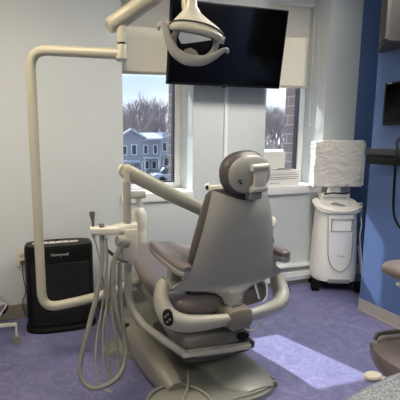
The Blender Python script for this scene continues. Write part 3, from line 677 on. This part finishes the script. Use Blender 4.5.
# work top sloping towards the user, with raised grips
MT = Matrix.Translation(V((0, -.01, .695))) @ Matrix.Rotation(math.radians(20), 4, 'X')
b = BM(); loft(b, [ringz(0, 0, z, a, c, 3.0, 40) for z, a, c in ((-.045, .150, .110), (-.02, .168, .132), (.0, .178, .142), (.008, .172, .136))]); b.transform(MT); wk = obj('work_top', b, M_CARTW, ct)
b = BM(); loft(b, [ringz(0, .015, z, a, c, 3.0, 32) for z, a, c in ((.004, .120, .07), (.0095, .118, .068))]); b.transform(MT); obj('mouse_pad', b, M_PAPER, wk)
b = BM()
pts = [(.172 * math.cos(a), -.01 + .128 * math.sin(a), .016) for a in [PI * (1.0 + k / 12) for k in range(13)]]
tube(b, pts, .012, 10, 2, sec=(1.3, .8, 2.5)); b.transform(MT); obj('grip_rail', b, M_CARTW, ct)
b = BM(); tube(b, [(-.05, -.02, .016), (-.02, -.02, .024), (.05, -.045, .014)], [.006, .011, .006], 10, 3); b.transform(MT); obj('scanner_wand', b, M_CARTG, ct)
b = BM(); box(b, (-.115, .02, .70), (.115, .115, .778), .01, 3); box(b, (-.108, .010, .760), (.108, .03, .770), .003); obj('keyboard_box', b, M_CARTW, ct)
b = BM(); box(b, (-.09, .016, .738), (.09, .022, .741)); box(b, (-.09, .016, .749), (.09, .022, .752)); obj('vent_slot', b, M_CARTG, ct, smooth=False)
b = BM(); loft(b, [ringz(0, .055, z, a, c, 3.2, 28) for z, a, c in ((.77, .06, .045), (.785, .05, .035), (.86, .046, .03), (.93, .05, .03), (1.05, .05, .02))]); obj('monitor_neck', b, M_CARTW, ct)
b = BM(); tube(b, [(-.10, -.01, .782), (-.03, .0, .79), (.06, -.005, .785), (.10, .03, .79)], .006, 8, 4); obj('neck_cable', b, M_BLACK, ct)
b = BM(); box(b, (-.185, -.002, .85), (.205, .05, 1.20), .01, 3); mo = obj('monitor', b, M_CARTW, ct)
b = BM(); box(b, (-.16, -.005, .875), (.18, .0, 1.175)); obj('monitor_screen', b, M_BROWN, mo, smooth=False)
b = BM(); tube(b, [(.165, -.07, .715), (.175, -.06, .69), (.170, -.07, .64), (.175, -.07, .58)], [.012, .014, .01, .008], 12, 3); obj('wand_cradle', b, M_CARTG, ct)
b = BM(); tube(b, [(.172, -.075, .60), (.176, -.08, .53), (.166, -.09, .45), (.182, -.10, .3), (.197, -.12, .14), (.205, -.10, .115), (.21, -.06, .15), (.2, 0, .35)], .0045, 8, 5); obj('cable', b, M_CARTW, ct, label='thin white cable')
# clear plastic cover on the monitor
t = thing('plastic_cover', 'crinkled clear plastic bag wrapped over the cart monitor', 'plastic cover', (rt.x - .012, min(rt.y, 2.66), .84), ang)
b = BM()
box(b, (-.215, -.018, .012), (.155, .062, .375), 0)
bmesh.ops.subdivide_edges(b, edges=b.edges[:], cuts=44, use_grid_fill=True)
for v in b.verts:
    q = v.co * 9
    f = (1 - abs(noise.noise(V((q.x + .6 * q.z, q.y, q.z * .8)) * 1.1))) ** 3 * .013 + (1 - abs(noise.noise(V((q.x * .7 - q.z, q.y, q.z)) * 2.3 + V((4, 2, 1))))) ** 4 * .010 + noise.noise(q * 6) * .001
    sgn = -1 if v.co.y < .02 else 1
    v.co.y += sgn * (.004 + abs(f))
    e = max(0, abs(v.co.x + .03) - .165)
    v.co.x += noise.noise(q + V((5, 1, 2))) * .008
    v.co.z += noise.noise(q * 1.6 + V((1, 7, 3))) * .010 - (.010 if v.co.z < .03 else 0) * (1 + noise.noise(q * 2))
obj('bag', b, M_FILM, t, angle=180)

# ------------------------------------------------------------------ boxes on the right sill
t = thing('carton', 'white printed carton lying on the right window sill beside the headrest', 'box', (2.13, 2.915, SZ))
b = BM(); box(b, (1.93, 2.86, SZ), (2.285, 2.955, .975), .003); obj('carton_body', b, M_PAPER, t, True)
b = BM()
for z, x0, x1 in ((.90, 1.99, 2.26), (.935, 1.99, 2.265), (.915, 1.96, 2.275), (.866, 2.0, 2.10)): box(b, (x0, 2.8588, z), (x1, 2.8602, z + .004))
for k in range(9): box(b, (1.99 + k * .03, 2.8588, .951), (2.008 + k * .03, 2.8602, .955))
obj('printed_lines', b, M_INK, t, True, smooth=False)
b = BM(); tube(b, [(2.07, 2.88, .977), (2.12, 2.885, .986), (2.17, 2.88, .984), (2.22, 2.885, .977)], [.003, .010, .008, .003], 8, 3, sec=(2, .6, 2)); obj('torn_flap', b, M_CARTG, t, True)
b = BM(); box(b, (1.965, 2.965, SZ), (2.215, 3.04, 1.125), .004); box(b, (1.985, 2.963, 1.04), (2.195, 2.966, 1.043)); single('white_box', b, M_PAPER, 'plain white box standing against the right window behind the printed carton', 'box')

# ------------------------------------------------------------------ blue wall: shelf, monitor, cabinet
t = thing('wall_shelf', 'charcoal wall shelf with keyboard slab on the blue wall beside the cart', 'shelf', (2.332, 1.7, 1.06))
b = BM(); box(b, (2.195, 1.0, 1.127), (2.332, 2.128, 1.168), .004); obj('shelf_top', b, M_CHAR, t, True)
b = BM(); box(b, (2.205, 1.0, 1.068), (2.332, 2.115, 1.124), .006); obj('keyboard_slab', b, M_BLACK, t, True)
b = BM(); box(b, (2.25, 1.2, 1.11), (2.332, 1.24, 1.14)); obj('bracket', b, M_BLACKM, t, True)
b = BM(); box(b, (2.25, 2.0, 1.11), (2.332, 2.04, 1.14)); obj('bracket', b, M_BLACKM, t, True)
MY1, MZ1 = (2.268, 2.078, 1.580)[1:]; MZ0 = (2.268, 2.054, 1.314)[2]
t = thing('wall_monitor', 'black computer monitor mounted on the blue wall above the charcoal shelf', 'monitor', (2.332, 1.9, 1.45))
b = BM(); box(b, (2.268, 1.62, MZ0), (2.30, MY1, MZ1), .006); obj('casing', b, M_BLACK, t, True)
b = BM(); box(b, (2.2655, 1.635, MZ0 + .02), (2.27, MY1 - .015, MZ1 - .015)); obj('screen', b, M_SCREEN, t, True, smooth=False)
b = BM(); box(b, (2.2665, MY1 - .05, MZ1 - .009), (2.269, MY1 - .02, MZ1 - .004)); obj('badge', b, M_SILVER, t, True)
b = BM(); box(b, (2.295, 1.78, 1.40), (2.332, 1.88, 1.50), .004); obj('wall_bracket', b, M_BLACKM, t, True)
b = BM(); tube(b, [(2.285, 1.82, 1.40), (2.25, 1.82, 1.30), (2.165, 1.860, 1.224), (2.138, 1.838, 1.166), (2.124, 1.830, 1.091), (2.134, 1.837, 1.020), (2.154, 1.849, 0.868), (2.152, 1.836, 0.785), (2.154, 1.805, 0.724), (2.146, 1.750, 0.694)], .007, 10, 6)
obj('cable', b, M_BLACKM, t, True)
t = thing('wall_cabinet', 'dark bronze wall cabinet at the top right on the blue wall', 'cabinet', (2.2, 1.9, 1.73))
b = BM(); prism(b, [(2.046, 1.885), (2.332, 1.885), (2.332, 2.17), (2.30, 2.17), (2.20, 2.07), (2.115, 1.98)], 1.785, 2.3, .004); obj('carcass', b, M_BROWN, t, True)
b = BM(); prism(b, [(2.024, 1.878), (2.042, 1.872), (2.052, 1.885), (2.11, 1.99), (2.10, 1.99), (2.036, 1.905)], 1.790, 2.3, .006); obj('door', b, M_BROWN, t, True)
b = BM(); box(b, (2.155, 1.80, 1.795), (2.332, 1.884, 2.3), .006); obj('side_panel', b, M_GREYP, t, True, label='lighter grey side panel')
b = BM(); loft(b, [ringz(0, 0, z, a, c, 2.5, 24) for z, a, c in ((.0, .02, .03), (.01, .034, .045), (.08, .036, .05), (.115, .034, .045))]); box(b, (.0, -.02, .04), (.142, .02, .09), .006); b.transform(Matrix.Translation(V((2.19, 1.84, 1.678)))); single('soap_dispenser', b, M_STOOLW, 'cream rounded fixture under the grey wall cabinet panel', 'dispenser')

# ------------------------------------------------------------------ foreground worktop
t = thing('worktop_counter', 'grey speckled worktop with rounded corner in the near right foreground', 'counter', (1.0, .35, 0))
wp = [(0.582, 0.569, 0.740)[:2], (0.618, 0.584, 0.740)[:2], (0.651, 0.592, 0.740)[:2], (0.684, 0.600, 0.740)[:2], (0.732, 0.609, 0.740)[:2], (0.786, 0.618, 0.740)[:2], (1.25, .72), (1.5, .6), (1.3, .1), (.75, .05), (.56, .3), (.558, .48)]
b = BM(); prism(b, wp[::-1], .705, .74, .004); obj('worktop', b, M_SPECK, t, True)
b = BM(); box(b, (.80, .12, .06), (1.22, .48, .705), .004); obj('cabinet_body', b, M_GREYP, t, True)
b = BM(); box(b, (.83, .15, 0), (1.19, .45, .06)); obj('plinth', b, M_BLACKM, t, True)

# ------------------------------------------------------------------ stools
def star_base(t, r, zc, m, phase, drop=.03):
    wheels = True
    b = BM(); lathe(b, [(.03, zc - .02), (.036, zc), (.03, zc + .03), (.022, zc + .05)], (0, 0, 0), 20); obj('hub', b, m, t)
    for k in range(5):
        a = phase + 2 * PI * k / 5; c, s = math.cos(a), math.sin(a)
        b = BM(); tube(b, [(.02 * c, .02 * s, zc), (.6 * r * c, .6 * r * s, zc - .4 * drop), (r * c, r * s, zc - drop)], [.018, .015, .012], 12, 3, sec=(1, .8, 3), up=(0, 0, 1))
        if wheels: cyl(b, (r * c, r * s, zc - drop + .004), (r * c, r * s, .05), .007, N=10)
        lg = obj('leg', b, m, t)
        if wheels:
            b = BM(); p = V((-s, c, 0))
            for d in (-.012, .012): 
                q = V((r * c, r * s, .0245)) + p * d; cyl(b, q - p * .009, q + p * .009, .0245, N=18)
            obj('caster', b, M_SHELL2, lg)
ls = V((-0.065, 2.440, 0.000)); lc = V((-.37, 2.36, 0))
pa = math.atan2(ls.y - lc.y, ls.x - lc.x)
t = thing('assistant_stool', 'wheeled stool with chrome foot ring at the left edge of the floor', 'stool', lc)
star_base(t, (ls - lc).length, .155, M_CREAM2, pa)
b = BM(); cyl(b, (0, 0, .13), (0, 0, .54), .022); obj('gas_column', b, M_CHROME, t)
b = BM(); rings = []
fr_ = .262
for k in range(49):
    a = 2 * PI * k / 48; c = V((fr_ * math.cos(a), fr_ * math.sin(a), .285)); n = V((math.cos(a), math.sin(a), 0))
    rings.append([c + n * (.012 * math.cos(u)) + V((0, 0, .012 * math.sin(u))) for u in [2 * PI * i / 10 for i in range(10)]])
loft(b, rings, cap=False); bmesh.ops.remove_doubles(b, verts=b.verts[:], dist=1e-5)
for k in range(4):
    a = PI / 2 * k + .1; tube(b, [(.02 * math.cos(a), .02 * math.sin(a), .30), (fr_ * math.cos(a), fr_ * math.sin(a), .285)], .008, 8)
obj('foot_ring', b, M_CHROME, t)
b = BM(); lathe(b, [(.10, .54), (.215, .545), (.238, .565), (.240, .59), (.22, .615), (.12, .625), (.02, .626)], (0, 0, 0), 36); obj('seat', b, M_TAUPE, t)

sc = V((1.446, 1.029, 0.430)); sc.z = 0; ft = V((1.709, 1.505, 0.000)); ft.z = 0
t = thing('operator_stool', 'taupe padded dentist stool with backrest at the right edge', 'stool', sc)
b = BM(); lathe(b, [(.08, .345), (.15, .35), (.185, .37), (.197, .405), (.19, .435), (.15, .458), (.08, .466), (.01, .467)], (0, 0, 0), 40); obj('seat', b, M_TAUPE, t)
b = BM(); lathe(b, [(.03, .25), (.12, .325), (.13, .348)], (0, 0, 0), 28); obj('seat_mechanism', b, M_BLACKM, t)
b = BM(); cyl(b, (0, 0, .1), (0, 0, .33), .026); obj('gas_column', b, M_CHROME, t)
b = BM()
pa = math.atan2(ft.y - sc.y, ft.x - sc.x)
rr = (ft - sc).length
b = BM(); lathe(b, [(.03, .05), (.04, .07), (.034, .12), (.028, .14)], (0, 0, 0), 20); obj('hub', b, M_STOOLW, t)
rr = .26
for k in range(5):
    a = pa + 2 * PI * k / 5; c, s = math.cos(a), math.sin(a)
    b = BM(); tube(b, [(.02 * c, .02 * s, .085), (.5 * rr * c, .5 * rr * s, .07), (.85 * rr * c, .85 * rr * s, .04), (rr * c, rr * s, .022)], [.03, .027, .024, .018], 14, 3, sec=(1.1, .55, 2.6), up=(0, 0, 1)); lg = obj('leg', b, M_STOOLW, t)
    if k == 0:
        fp = ft - sc; b = BM(); tube(b, [(rr * .8 * c, rr * .8 * s, .04), (fp.x + .04, fp.y - .05, .022)], [.02, .02], 12, sec=(1.2, .5, 3), up=(0, 0, 1))
        loft(b, [ringz(fp.x + .01, fp.y, z, a_, c_, 2.2, 24) for z, a_, c_ in ((.0, .045, .028), (.012, .05, .033), (.022, .045, .028), (.026, .03, .018))]); obj('foot_pad', b, M_STOOLW, lg)
# lever bracket and knob behind the seat
b = BM(); tube(b, [(1.423, 1.134, 0.485), (1.362, 1.151, 0.481), (1.329, 1.159, 0.474), (1.318, 1.158, 0.453)], [.008, .008, .008, .007], 10, 2, sec=(.8, 1, 4), up=(0, 0, 1)); tube(b, [(1.412, 1.122, 0.456), (1.344, 1.141, 0.453), (1.313, 1.147, 0.438)], [.012, .011, .009], 10); obj('lever_bracket', b, M_HOSED, t, True)
b = BM(); tube(b, [(1.295, 1.152, 0.435), (1.305, 1.149, 0.436), (1.317, 1.146, 0.438)], [.013, .016, .012], 14); obj('lever_knob', b, M_CASE, t, True)
b = BM(); tube(b, [(1.301, 1.152, 0.417), (1.312, 1.150, 0.420)], .008, 10); obj('knob_shadow', b, M_BLACK, t, True, label='black stub standing in for the shadow under the lever knob')  # black stub imitates the shadow under the knob, no separate part
# backrest
bc = V((1.430, 1.139, 0.731)); MB_ = Matrix.Rotation(math.radians(20), 3, 'Z') 
b = BM(); ell(b, bc, .084, .084, .034, 2.4, None); obj('backrest', b, M_TAUPE, t, True)
b = BM(); tube(b, [bc + V((0, .0, -.03)), bc + V((.03, .02, -.12)), (sc.x + .12, sc.y + .14, .44), (sc.x + .05, sc.y + .06, .39)], [.014] * 4, 10, 5); obj('backrest_stem', b, M_CHROME, t, True)
b = BM(); tube(b, [(1.371, 1.129, 0.690), (1.394, 1.119, 0.673)], .008, 10); obj('backrest_screw', b, M_CREAM2, t, True)

# ------------------------------------------------------------------ ceiling lights
def ceil_light(x, y, sx, sy, power, col, label):
    t = thing('ceiling_light', label, 'ceiling light', (x, y, CH), 0, 'ceiling lights')
    b = BM(); 
    for lo, hi in (((-sx - .03, -sy - .03), (sx + .03, -sy)), ((-sx - .03, sy), (sx + .03, sy + .03)), ((-sx - .03, -sy), (-sx, sy)), ((sx, -sy), (sx + .03, sy))): box(b, (lo[0], lo[1], -.03), (hi[0], hi[1], 0))
    obj('frame', b, M_WHITE, t, smooth=False)
    b = BM(); box(b, (-sx, -sy, -.012), (sx, sy, -.004)); obj('diffuser', b, emit_mat('lit_diffuser', col, power), t, smooth=False)
ceil_light(-.5, 1.45, .6, .3, 13.5, (255, 236, 205), 'lit ceiling panel over the left side of the room')
ceil_light(1.88, 1.5, .28, .3, 36, (255, 249, 238), 'added ceiling panel brightening the right side of the room')  # unseen panel, added to brighten the cart, column and back wall
ceil_light(.5, -.9, .6, .3, 10, (255, 247, 232), 'lit ceiling panel behind the viewer')

# ------------------------------------------------------------------ outside
GZ = -2.75
b = BM(); box(b, (-60, YB + 1.5, GZ - .3), (160, 190, GZ)); struct('ground', b, M_ASPH)
def snow(name, pts, label):
    b = BM(); prism(b, pts, GZ + .001, GZ + .07); single(name, b, M_SNOW, label, 'snow', smooth=False)
def house(name, label, c, w, d, h, roof_h, side, roof, rz=0.0, gable='x', wins=(), porch=None, garage=None):
    t = thing(name, label, 'house', (c[0], c[1], GZ), rz)
    b = BM(); box(b, (-w / 2, 0, 0), (w / 2, d, h)); obj('wall', b, side, t, smooth=False)
    b = BM(); e = .35
    if gable == 'x':   # ridge runs along x
        poly = [(-e, h - .05), (d / 2, h + roof_h), (d + e, h - .05), (d + e, h + .15), (d / 2, h + roof_h + .22), (-e, h + .15)]
        a = [b.verts.new((-w / 2 - e, y, z)) for y, z in poly]; c2 = [b.verts.new((w / 2 + e, y, z)) for y, z in poly]
    else:
        poly = [(-w / 2 - e, h - .15), (0, h + roof_h), (w / 2 + e, h - .15), (w / 2 + e, h + .05), (0, h + roof_h + .22), (-w / 2 - e, h + .05)]
        a = [b.verts.new((x, -e, z)) for x, z in poly]; c2 = [b.verts.new((x, d + e, z)) for x, z in poly]
    n = len(a)
    for i in range(n): b.faces.new((a[i], a[(i + 1) % n], c2[(i + 1) % n], c2[i]))
    b.faces.new(a[::-1]); b.faces.new(c2); obj('roof', b, roof, t, smooth=False)
    if gable != 'x':
        b = BM(); a = [b.verts.new(p) for p in ((-w / 2, 0, h), (w / 2, 0, h), (0, 0, h + roof_h))]; c2 = [b.verts.new((v.co.x, .3, v.co.z)) for v in a]
        b.faces.new(a); b.faces.new(c2[::-1])
        for i in range(3): b.faces.new((a[i], a[(i + 1) % 3], c2[(i + 1) % 3], c2[i]))
        obj('gable', b, side, t, smooth=False)
    for x, z, ww, hh in wins:
        b = BM(); box(b, (x - ww / 2 - .09, -.06, z - .09), (x + ww / 2 + .09, .02, z + hh + .09)); f = obj('window', b, M_WHITE, t, smooth=False)
        b = BM(); box(b, (x - ww / 2, -.09, z), (x + ww / 2, -.03, z + hh)); obj('pane', b, M_DKGLASS, f, smooth=False)
    if porch:
        x0, x1, z = porch; b = BM(); box(b, (x0, -1.3, z), (x1, .0, z + .22)); obj('porch_roof', b, M_ROOF, t, smooth=False)
        for x in (x0 + .15, x1 - .15):
            b = BM(); box(b, (x - .07, -1.2, 0), (x + .07, -1.06, z)); obj('porch_post', b, M_WHITE, t, smooth=False)
    if garage:
        x0, x1, z = garage; b = BM(); box(b, (x0, -.07, .02), (x1, .02, z)); obj('garage_door', b, M_SIDEW, t, smooth=False)
    return t
hA = (10.99, 38.77, 0.122); hB = (14.63, 43.49, -0.058); hC = (18.54, 48.13, -0.242); hD = (27.3, 38.09, -1.261)
house('house', 'blue-grey house with a gable roof, leftmost in the left window', hA, 2.3, 3, 4.05, .75, M_SIDEB, M_ROOF, -.2, 'y', ((-.7, 2.45, .35, .8), (.25, 2.45, .4, .9), (-.1, .6, .5, .8)), (-1.1, 1.1, 1.65), (-.75, .85, 1.2))
house('house', 'blue-grey house with a snowy roof in the middle of the left window', hB, 1.95, 3, 3.85, .6, M_SIDEG, M_ROOF, -.25, 'x', ((-.6, 2.3, .36, .9), (.5, 2.3, .36, .9), (-.5, .6, .4, .8), (.35, .6, .4, .8)), (-.9, .9, 1.7))
house('house', 'pale house beside the brick edge of the left window', hC, 1.9, 3, 4.0, .6, M_SIDEW, M_ROOF, -.25, 'x', ((-.5, 2.4, .38, 1.0), (.4, 2.4, .38, 1.0), (-.25, .55, .5, .9)), (-.9, .9, 1.7))
house('house', 'low grey house under the trees in the right window', hD, 3.6, 4, 1.9, .5, M_SIDEG, M_ROOF, -.45, 'x', ((-.9, .7, .45, .7), (.4, .7, .45, .7)))
snow('snow_patch', [(6.0, 24), (11.0, 23), (11.6, 26), (10.2, 29), (6.5, 28)], 'patch of snow on the street below the left window')
snow('snow_patch', [(13, 20), (20, 18), (22, 24), (15, 27)], 'patch of snow on the lot below the right window')
def car(label, c, rz, paint):
    t = thing('car', label, 'car', (c[0], c[1], GZ), rz)
    b = BM(); loft(b, [[V((x, p, z + q)) for p, q in se(a, h, 4, 16)] for x, a, z, h in ((-2.1, .6, .55, .2), (-1.9, .8, .6, .3), (1.7, .8, .6, .3), (2.1, .65, .52, .2))]); obj('body', b, paint, t)
    b = BM(); loft(b, [ringz(-.2, 0, z, a, c2, 4, 16) for z, a, c2 in ((.85, 1.3, .74), (1.35, .85, .62), (1.42, .7, .5))]); obj('cabin', b, M_DKGLASS, t)
    for x in (-1.3, 1.3):
        for y in (-.75, .75):
            b = BM(); cyl(b, (x, y - .1, .32), (x, y + .1, .32), .32, N=16); obj('wheel', b, M_TYRE, t)
k1 = (8.755, 34.47, -2.750); k2 = (13.56, 34.3, -2.750); k3 = (21.29, 29.43, -2.750)
car('dark blue car parked in front of the leftmost house', k1, .15, M_CARB)
car('silver car parked in front of the pale house', k2, .05, M_CARS)
car('dark car parked on the lot below the right window', k3, -.4, M_CARB)
up = (11.04, 35.8, -2.750)
t = thing('utility_pole', 'thin wooden utility pole in front of the houses', 'utility pole', up)
b = BM(); cyl(b, (0, 0, 0), (0, 0, 4.2), .09, .07, 10); obj('pole', b, M_BARK, t)
b = BM(); box(b, (-.6, -.05, 3.7), (.6, .05, 3.82)); obj('crossarm', b, M_BARK, t)
b = BM(); tube(b, [(-9, .1, 3.3), (-4, 0, 3.5), (.0, 0, 3.76), (6, 0, 3.5), (14, 0, 3.75)], .02, 5, 5); obj('wire', b, M_BARK, t)

def tree(label, base, h, seed, spread=.5, depth=6):
    rnd = random.Random(seed); b = BM()
    def grow(p, d, L, r, k):
        q = p + d * L + V((rnd.uniform(-.06, .06), rnd.uniform(-.06, .06), 0)) * L
        N = 5 if k > 3 else 3
        tube(b, [p, q], [r, r * .7], N)
        if k <= 0: return
        for _ in range(3 if k > 1 else 2):
            a = rnd.uniform(0, 2 * PI); s = rnd.uniform(.45, 1.0) * spread
            nd = (d + V((math.cos(a) * s, math.sin(a) * s, rnd.uniform(.0, .28)))).normalized()
            grow(p + (q - p) * rnd.uniform(.55, 1), nd, L * rnd.uniform(.62, .82), r * .62, k - 1)
    grow(V((0, 0, 0)), V((0, 0, 1)), h * .30, h * .017, depth)
    mx = max(v.co.z for v in b.verts); s = h / mx
    for v in b.verts: v.co *= s
    o = obj('bare_tree', b, M_BARK, smooth=False); o.location = base
    return tag(o, label, 'tree', 'bare winter trees outside')
TREES = [(15.12, 59.02, -2.75, 9.89, 0.55, 6, 'bare leafless tree standing behind the houses seen through the left window'),
    (14.66, 53.87, -2.75, 8.71, 0.55, 6, 'bare leafless tree standing behind the houses seen through the left window'),
    (18.54, 64.37, -2.75, 10.78, 0.55, 6, 'bare leafless tree standing behind the houses seen through the left window'),
    (16.85, 52.18, -2.75, 10.19, 0.55, 6, 'bare leafless tree standing behind the houses seen through the left window'),
    (20.74, 61.63, -2.75, 10.7, 0.55, 6, 'bare leafless tree standing behind the houses seen through the left window'),
    (21.75, 57.11, -2.75, 9.81, 0.55, 6, 'bare leafless tree standing behind the houses seen through the left window'),
    (13.83, 46.72, -2.75, 7.62, 0.55, 6, 'bare leafless tree standing behind the houses seen through the left window'),
    (23.95, 72.32, -2.75, 11.11, 0.55, 6, 'bare leafless tree standing behind the houses seen through the left window'),
    (26.78, 74.67, -2.75, 11.18, 0.55, 6, 'bare leafless tree standing behind the houses seen through the left window'),
    (12.72, 49.15, -2.75, 6.8, 0.95, 6, 'bare leafless tree standing behind the houses seen through the left window'),
    (14.25, 51.88, -2.75, 7.36, 0.95, 6, 'bare leafless tree standing behind the houses seen through the left window'),
    (14.57, 49.67, -2.75, 6.97, 0.95, 6, 'bare leafless tree standing behind the houses seen through the left window'),
    (15.86, 50.36, -2.75, 7.4, 0.95, 6, 'bare leafless tree standing behind the houses seen through the left window'),
    (17.05, 51.07, -2.75, 7.19, 0.95, 6, 'bare leafless tree standing behind the houses seen through the left window'),
    (18.41, 51.74, -2.75, 7.37, 0.95, 6, 'bare leafless tree standing behind the houses seen through the left window'),
    (19.09, 50.48, -2.75, 7.04, 0.95, 6, 'bare leafless tree standing behind the houses seen through the left window'),
    (34.54, 51.32, -2.75, 8.45, 0.6, 6, 'bare leafless tree in the thicket seen through the right window'),
    (31.35, 45.9, -2.75, 8.37, 0.6, 6, 'bare leafless tree in the thicket seen through the right window'),
    (36.6, 52.84, -2.75, 8.89, 0.6, 6, 'bare leafless tree in the thicket seen through the right window'),
    (34.08, 48.28, -2.75, 8.07, 0.6, 6, 'bare leafless tree in the thicket seen through the right window'),
    (40.12, 56.05, -2.75, 8.88, 0.6, 6, 'bare leafless tree in the thicket seen through the right window'),
    (35.51, 48.93, -2.75, 8.41, 0.6, 6, 'bare leafless tree in the thicket seen through the right window'),
    (38.62, 52.26, -2.75, 8.42, 0.6, 6, 'bare leafless tree in the thicket seen through the right window'),
    (33.84, 45.18, -2.75, 7.7, 0.6, 6, 'bare leafless tree in the thicket seen through the right window'),
    (44.27, 63.31, -2.75, 9.15, 0.6, 6, 'bare leafless tree in the thicket seen through the right window'),
    (47.91, 65.43, -2.75, 9.34, 0.6, 6, 'bare leafless tree in the thicket seen through the right window')]

for i, (x, y, z, h, sp, dp, lab) in enumerate(TREES): tree(lab, (x, y, z), h, 11 + i, sp, dp)

# ------------------------------------------------------------------ sky, sun, camera
w = bpy.data.worlds.new('winter_sky'); scene.world = w; w.use_nodes = True
nt = w.node_tree; bg = nt.nodes['Background']
tc = nt.nodes.new('ShaderNodeTexCoord'); sp = nt.nodes.new('ShaderNodeSeparateXYZ'); nt.links.new(tc.outputs['Generated'], sp.inputs[0])
rp = nt.nodes.new('ShaderNodeValToRGB'); e = rp.color_ramp.elements
e[0].position = 0.0; e[0].color = rgb(210, 218, 228); e[1].position = .6; e[1].color = rgb(120, 156, 200)
k = e.new(.2); k.color = rgb(164, 188, 214)
nt.links.new(sp.outputs['Z'], rp.inputs[0])
mp = nt.nodes.new('ShaderNodeMapping'); mp.inputs['Scale'].default_value = (1, 1, 3.2); nt.links.new(tc.outputs['Generated'], mp.inputs[0])
nz = nt.nodes.new('ShaderNodeTexNoise'); nz.inputs['Scale'].default_value = 3.4; nz.inputs['Detail'].default_value = 7; nz.inputs['Distortion'].default_value = .4
nt.links.new(mp.outputs[0], nz.inputs['Vector'])
cr_ = nt.nodes.new('ShaderNodeValToRGB'); cr_.color_ramp.elements[0].position = .42; cr_.color_ramp.elements[1].position = .66
nt.links.new(nz.outputs['Fac'], cr_.inputs[0])
mx = nt.nodes.new('ShaderNodeMix'); mx.data_type = 'RGBA'; nt.links.new(cr_.outputs[0], mx.inputs[0]); nt.links.new(rp.outputs[0], mx.inputs[6]); mx.inputs[7].default_value = rgb(228, 232, 236)
nt.links.new(mx.outputs[2], bg.inputs[0]); bg.inputs[1].default_value = 1.4
s = bpy.data.lights.new('sun', 'SUN'); s.energy = 6.8; s.angle = math.radians(.6); s.color = (1, .96, .9)
so = bpy.data.objects.new('sun', s); COL.objects.link(so)
so.rotation_euler = V((.30, -.88, -1.0)).to_track_quat('-Z', 'Y').to_euler()

cd = bpy.data.cameras.new('camera'); cam = bpy.data.objects.new('camera', cd); COL.objects.link(cam); scene.camera = cam
cd.sensor_width = 36; cd.lens = 36; cd.shift_x = .1675; cd.clip_start = .05; cd.clip_end = 400
fw = V((0.271615, 0.950362, -0.151778)); r2 = V((0.960948, -0.276486, -0.011558)); u2 = V((0.052949, 0.142712, 0.988347))
cam.matrix_world = Matrix(((r2.x, u2.x, -fw.x, 0), (r2.y, u2.y, -fw.y, 0), (r2.z, u2.z, -fw.z, 1.25), (0, 0, 0, 1)))
vs = scene.view_settings; vs.view_transform = 'Standard'; vs.look = 'None'; vs.gamma = 1; vs.use_curve_mapping = False; vs.exposure = 0.36
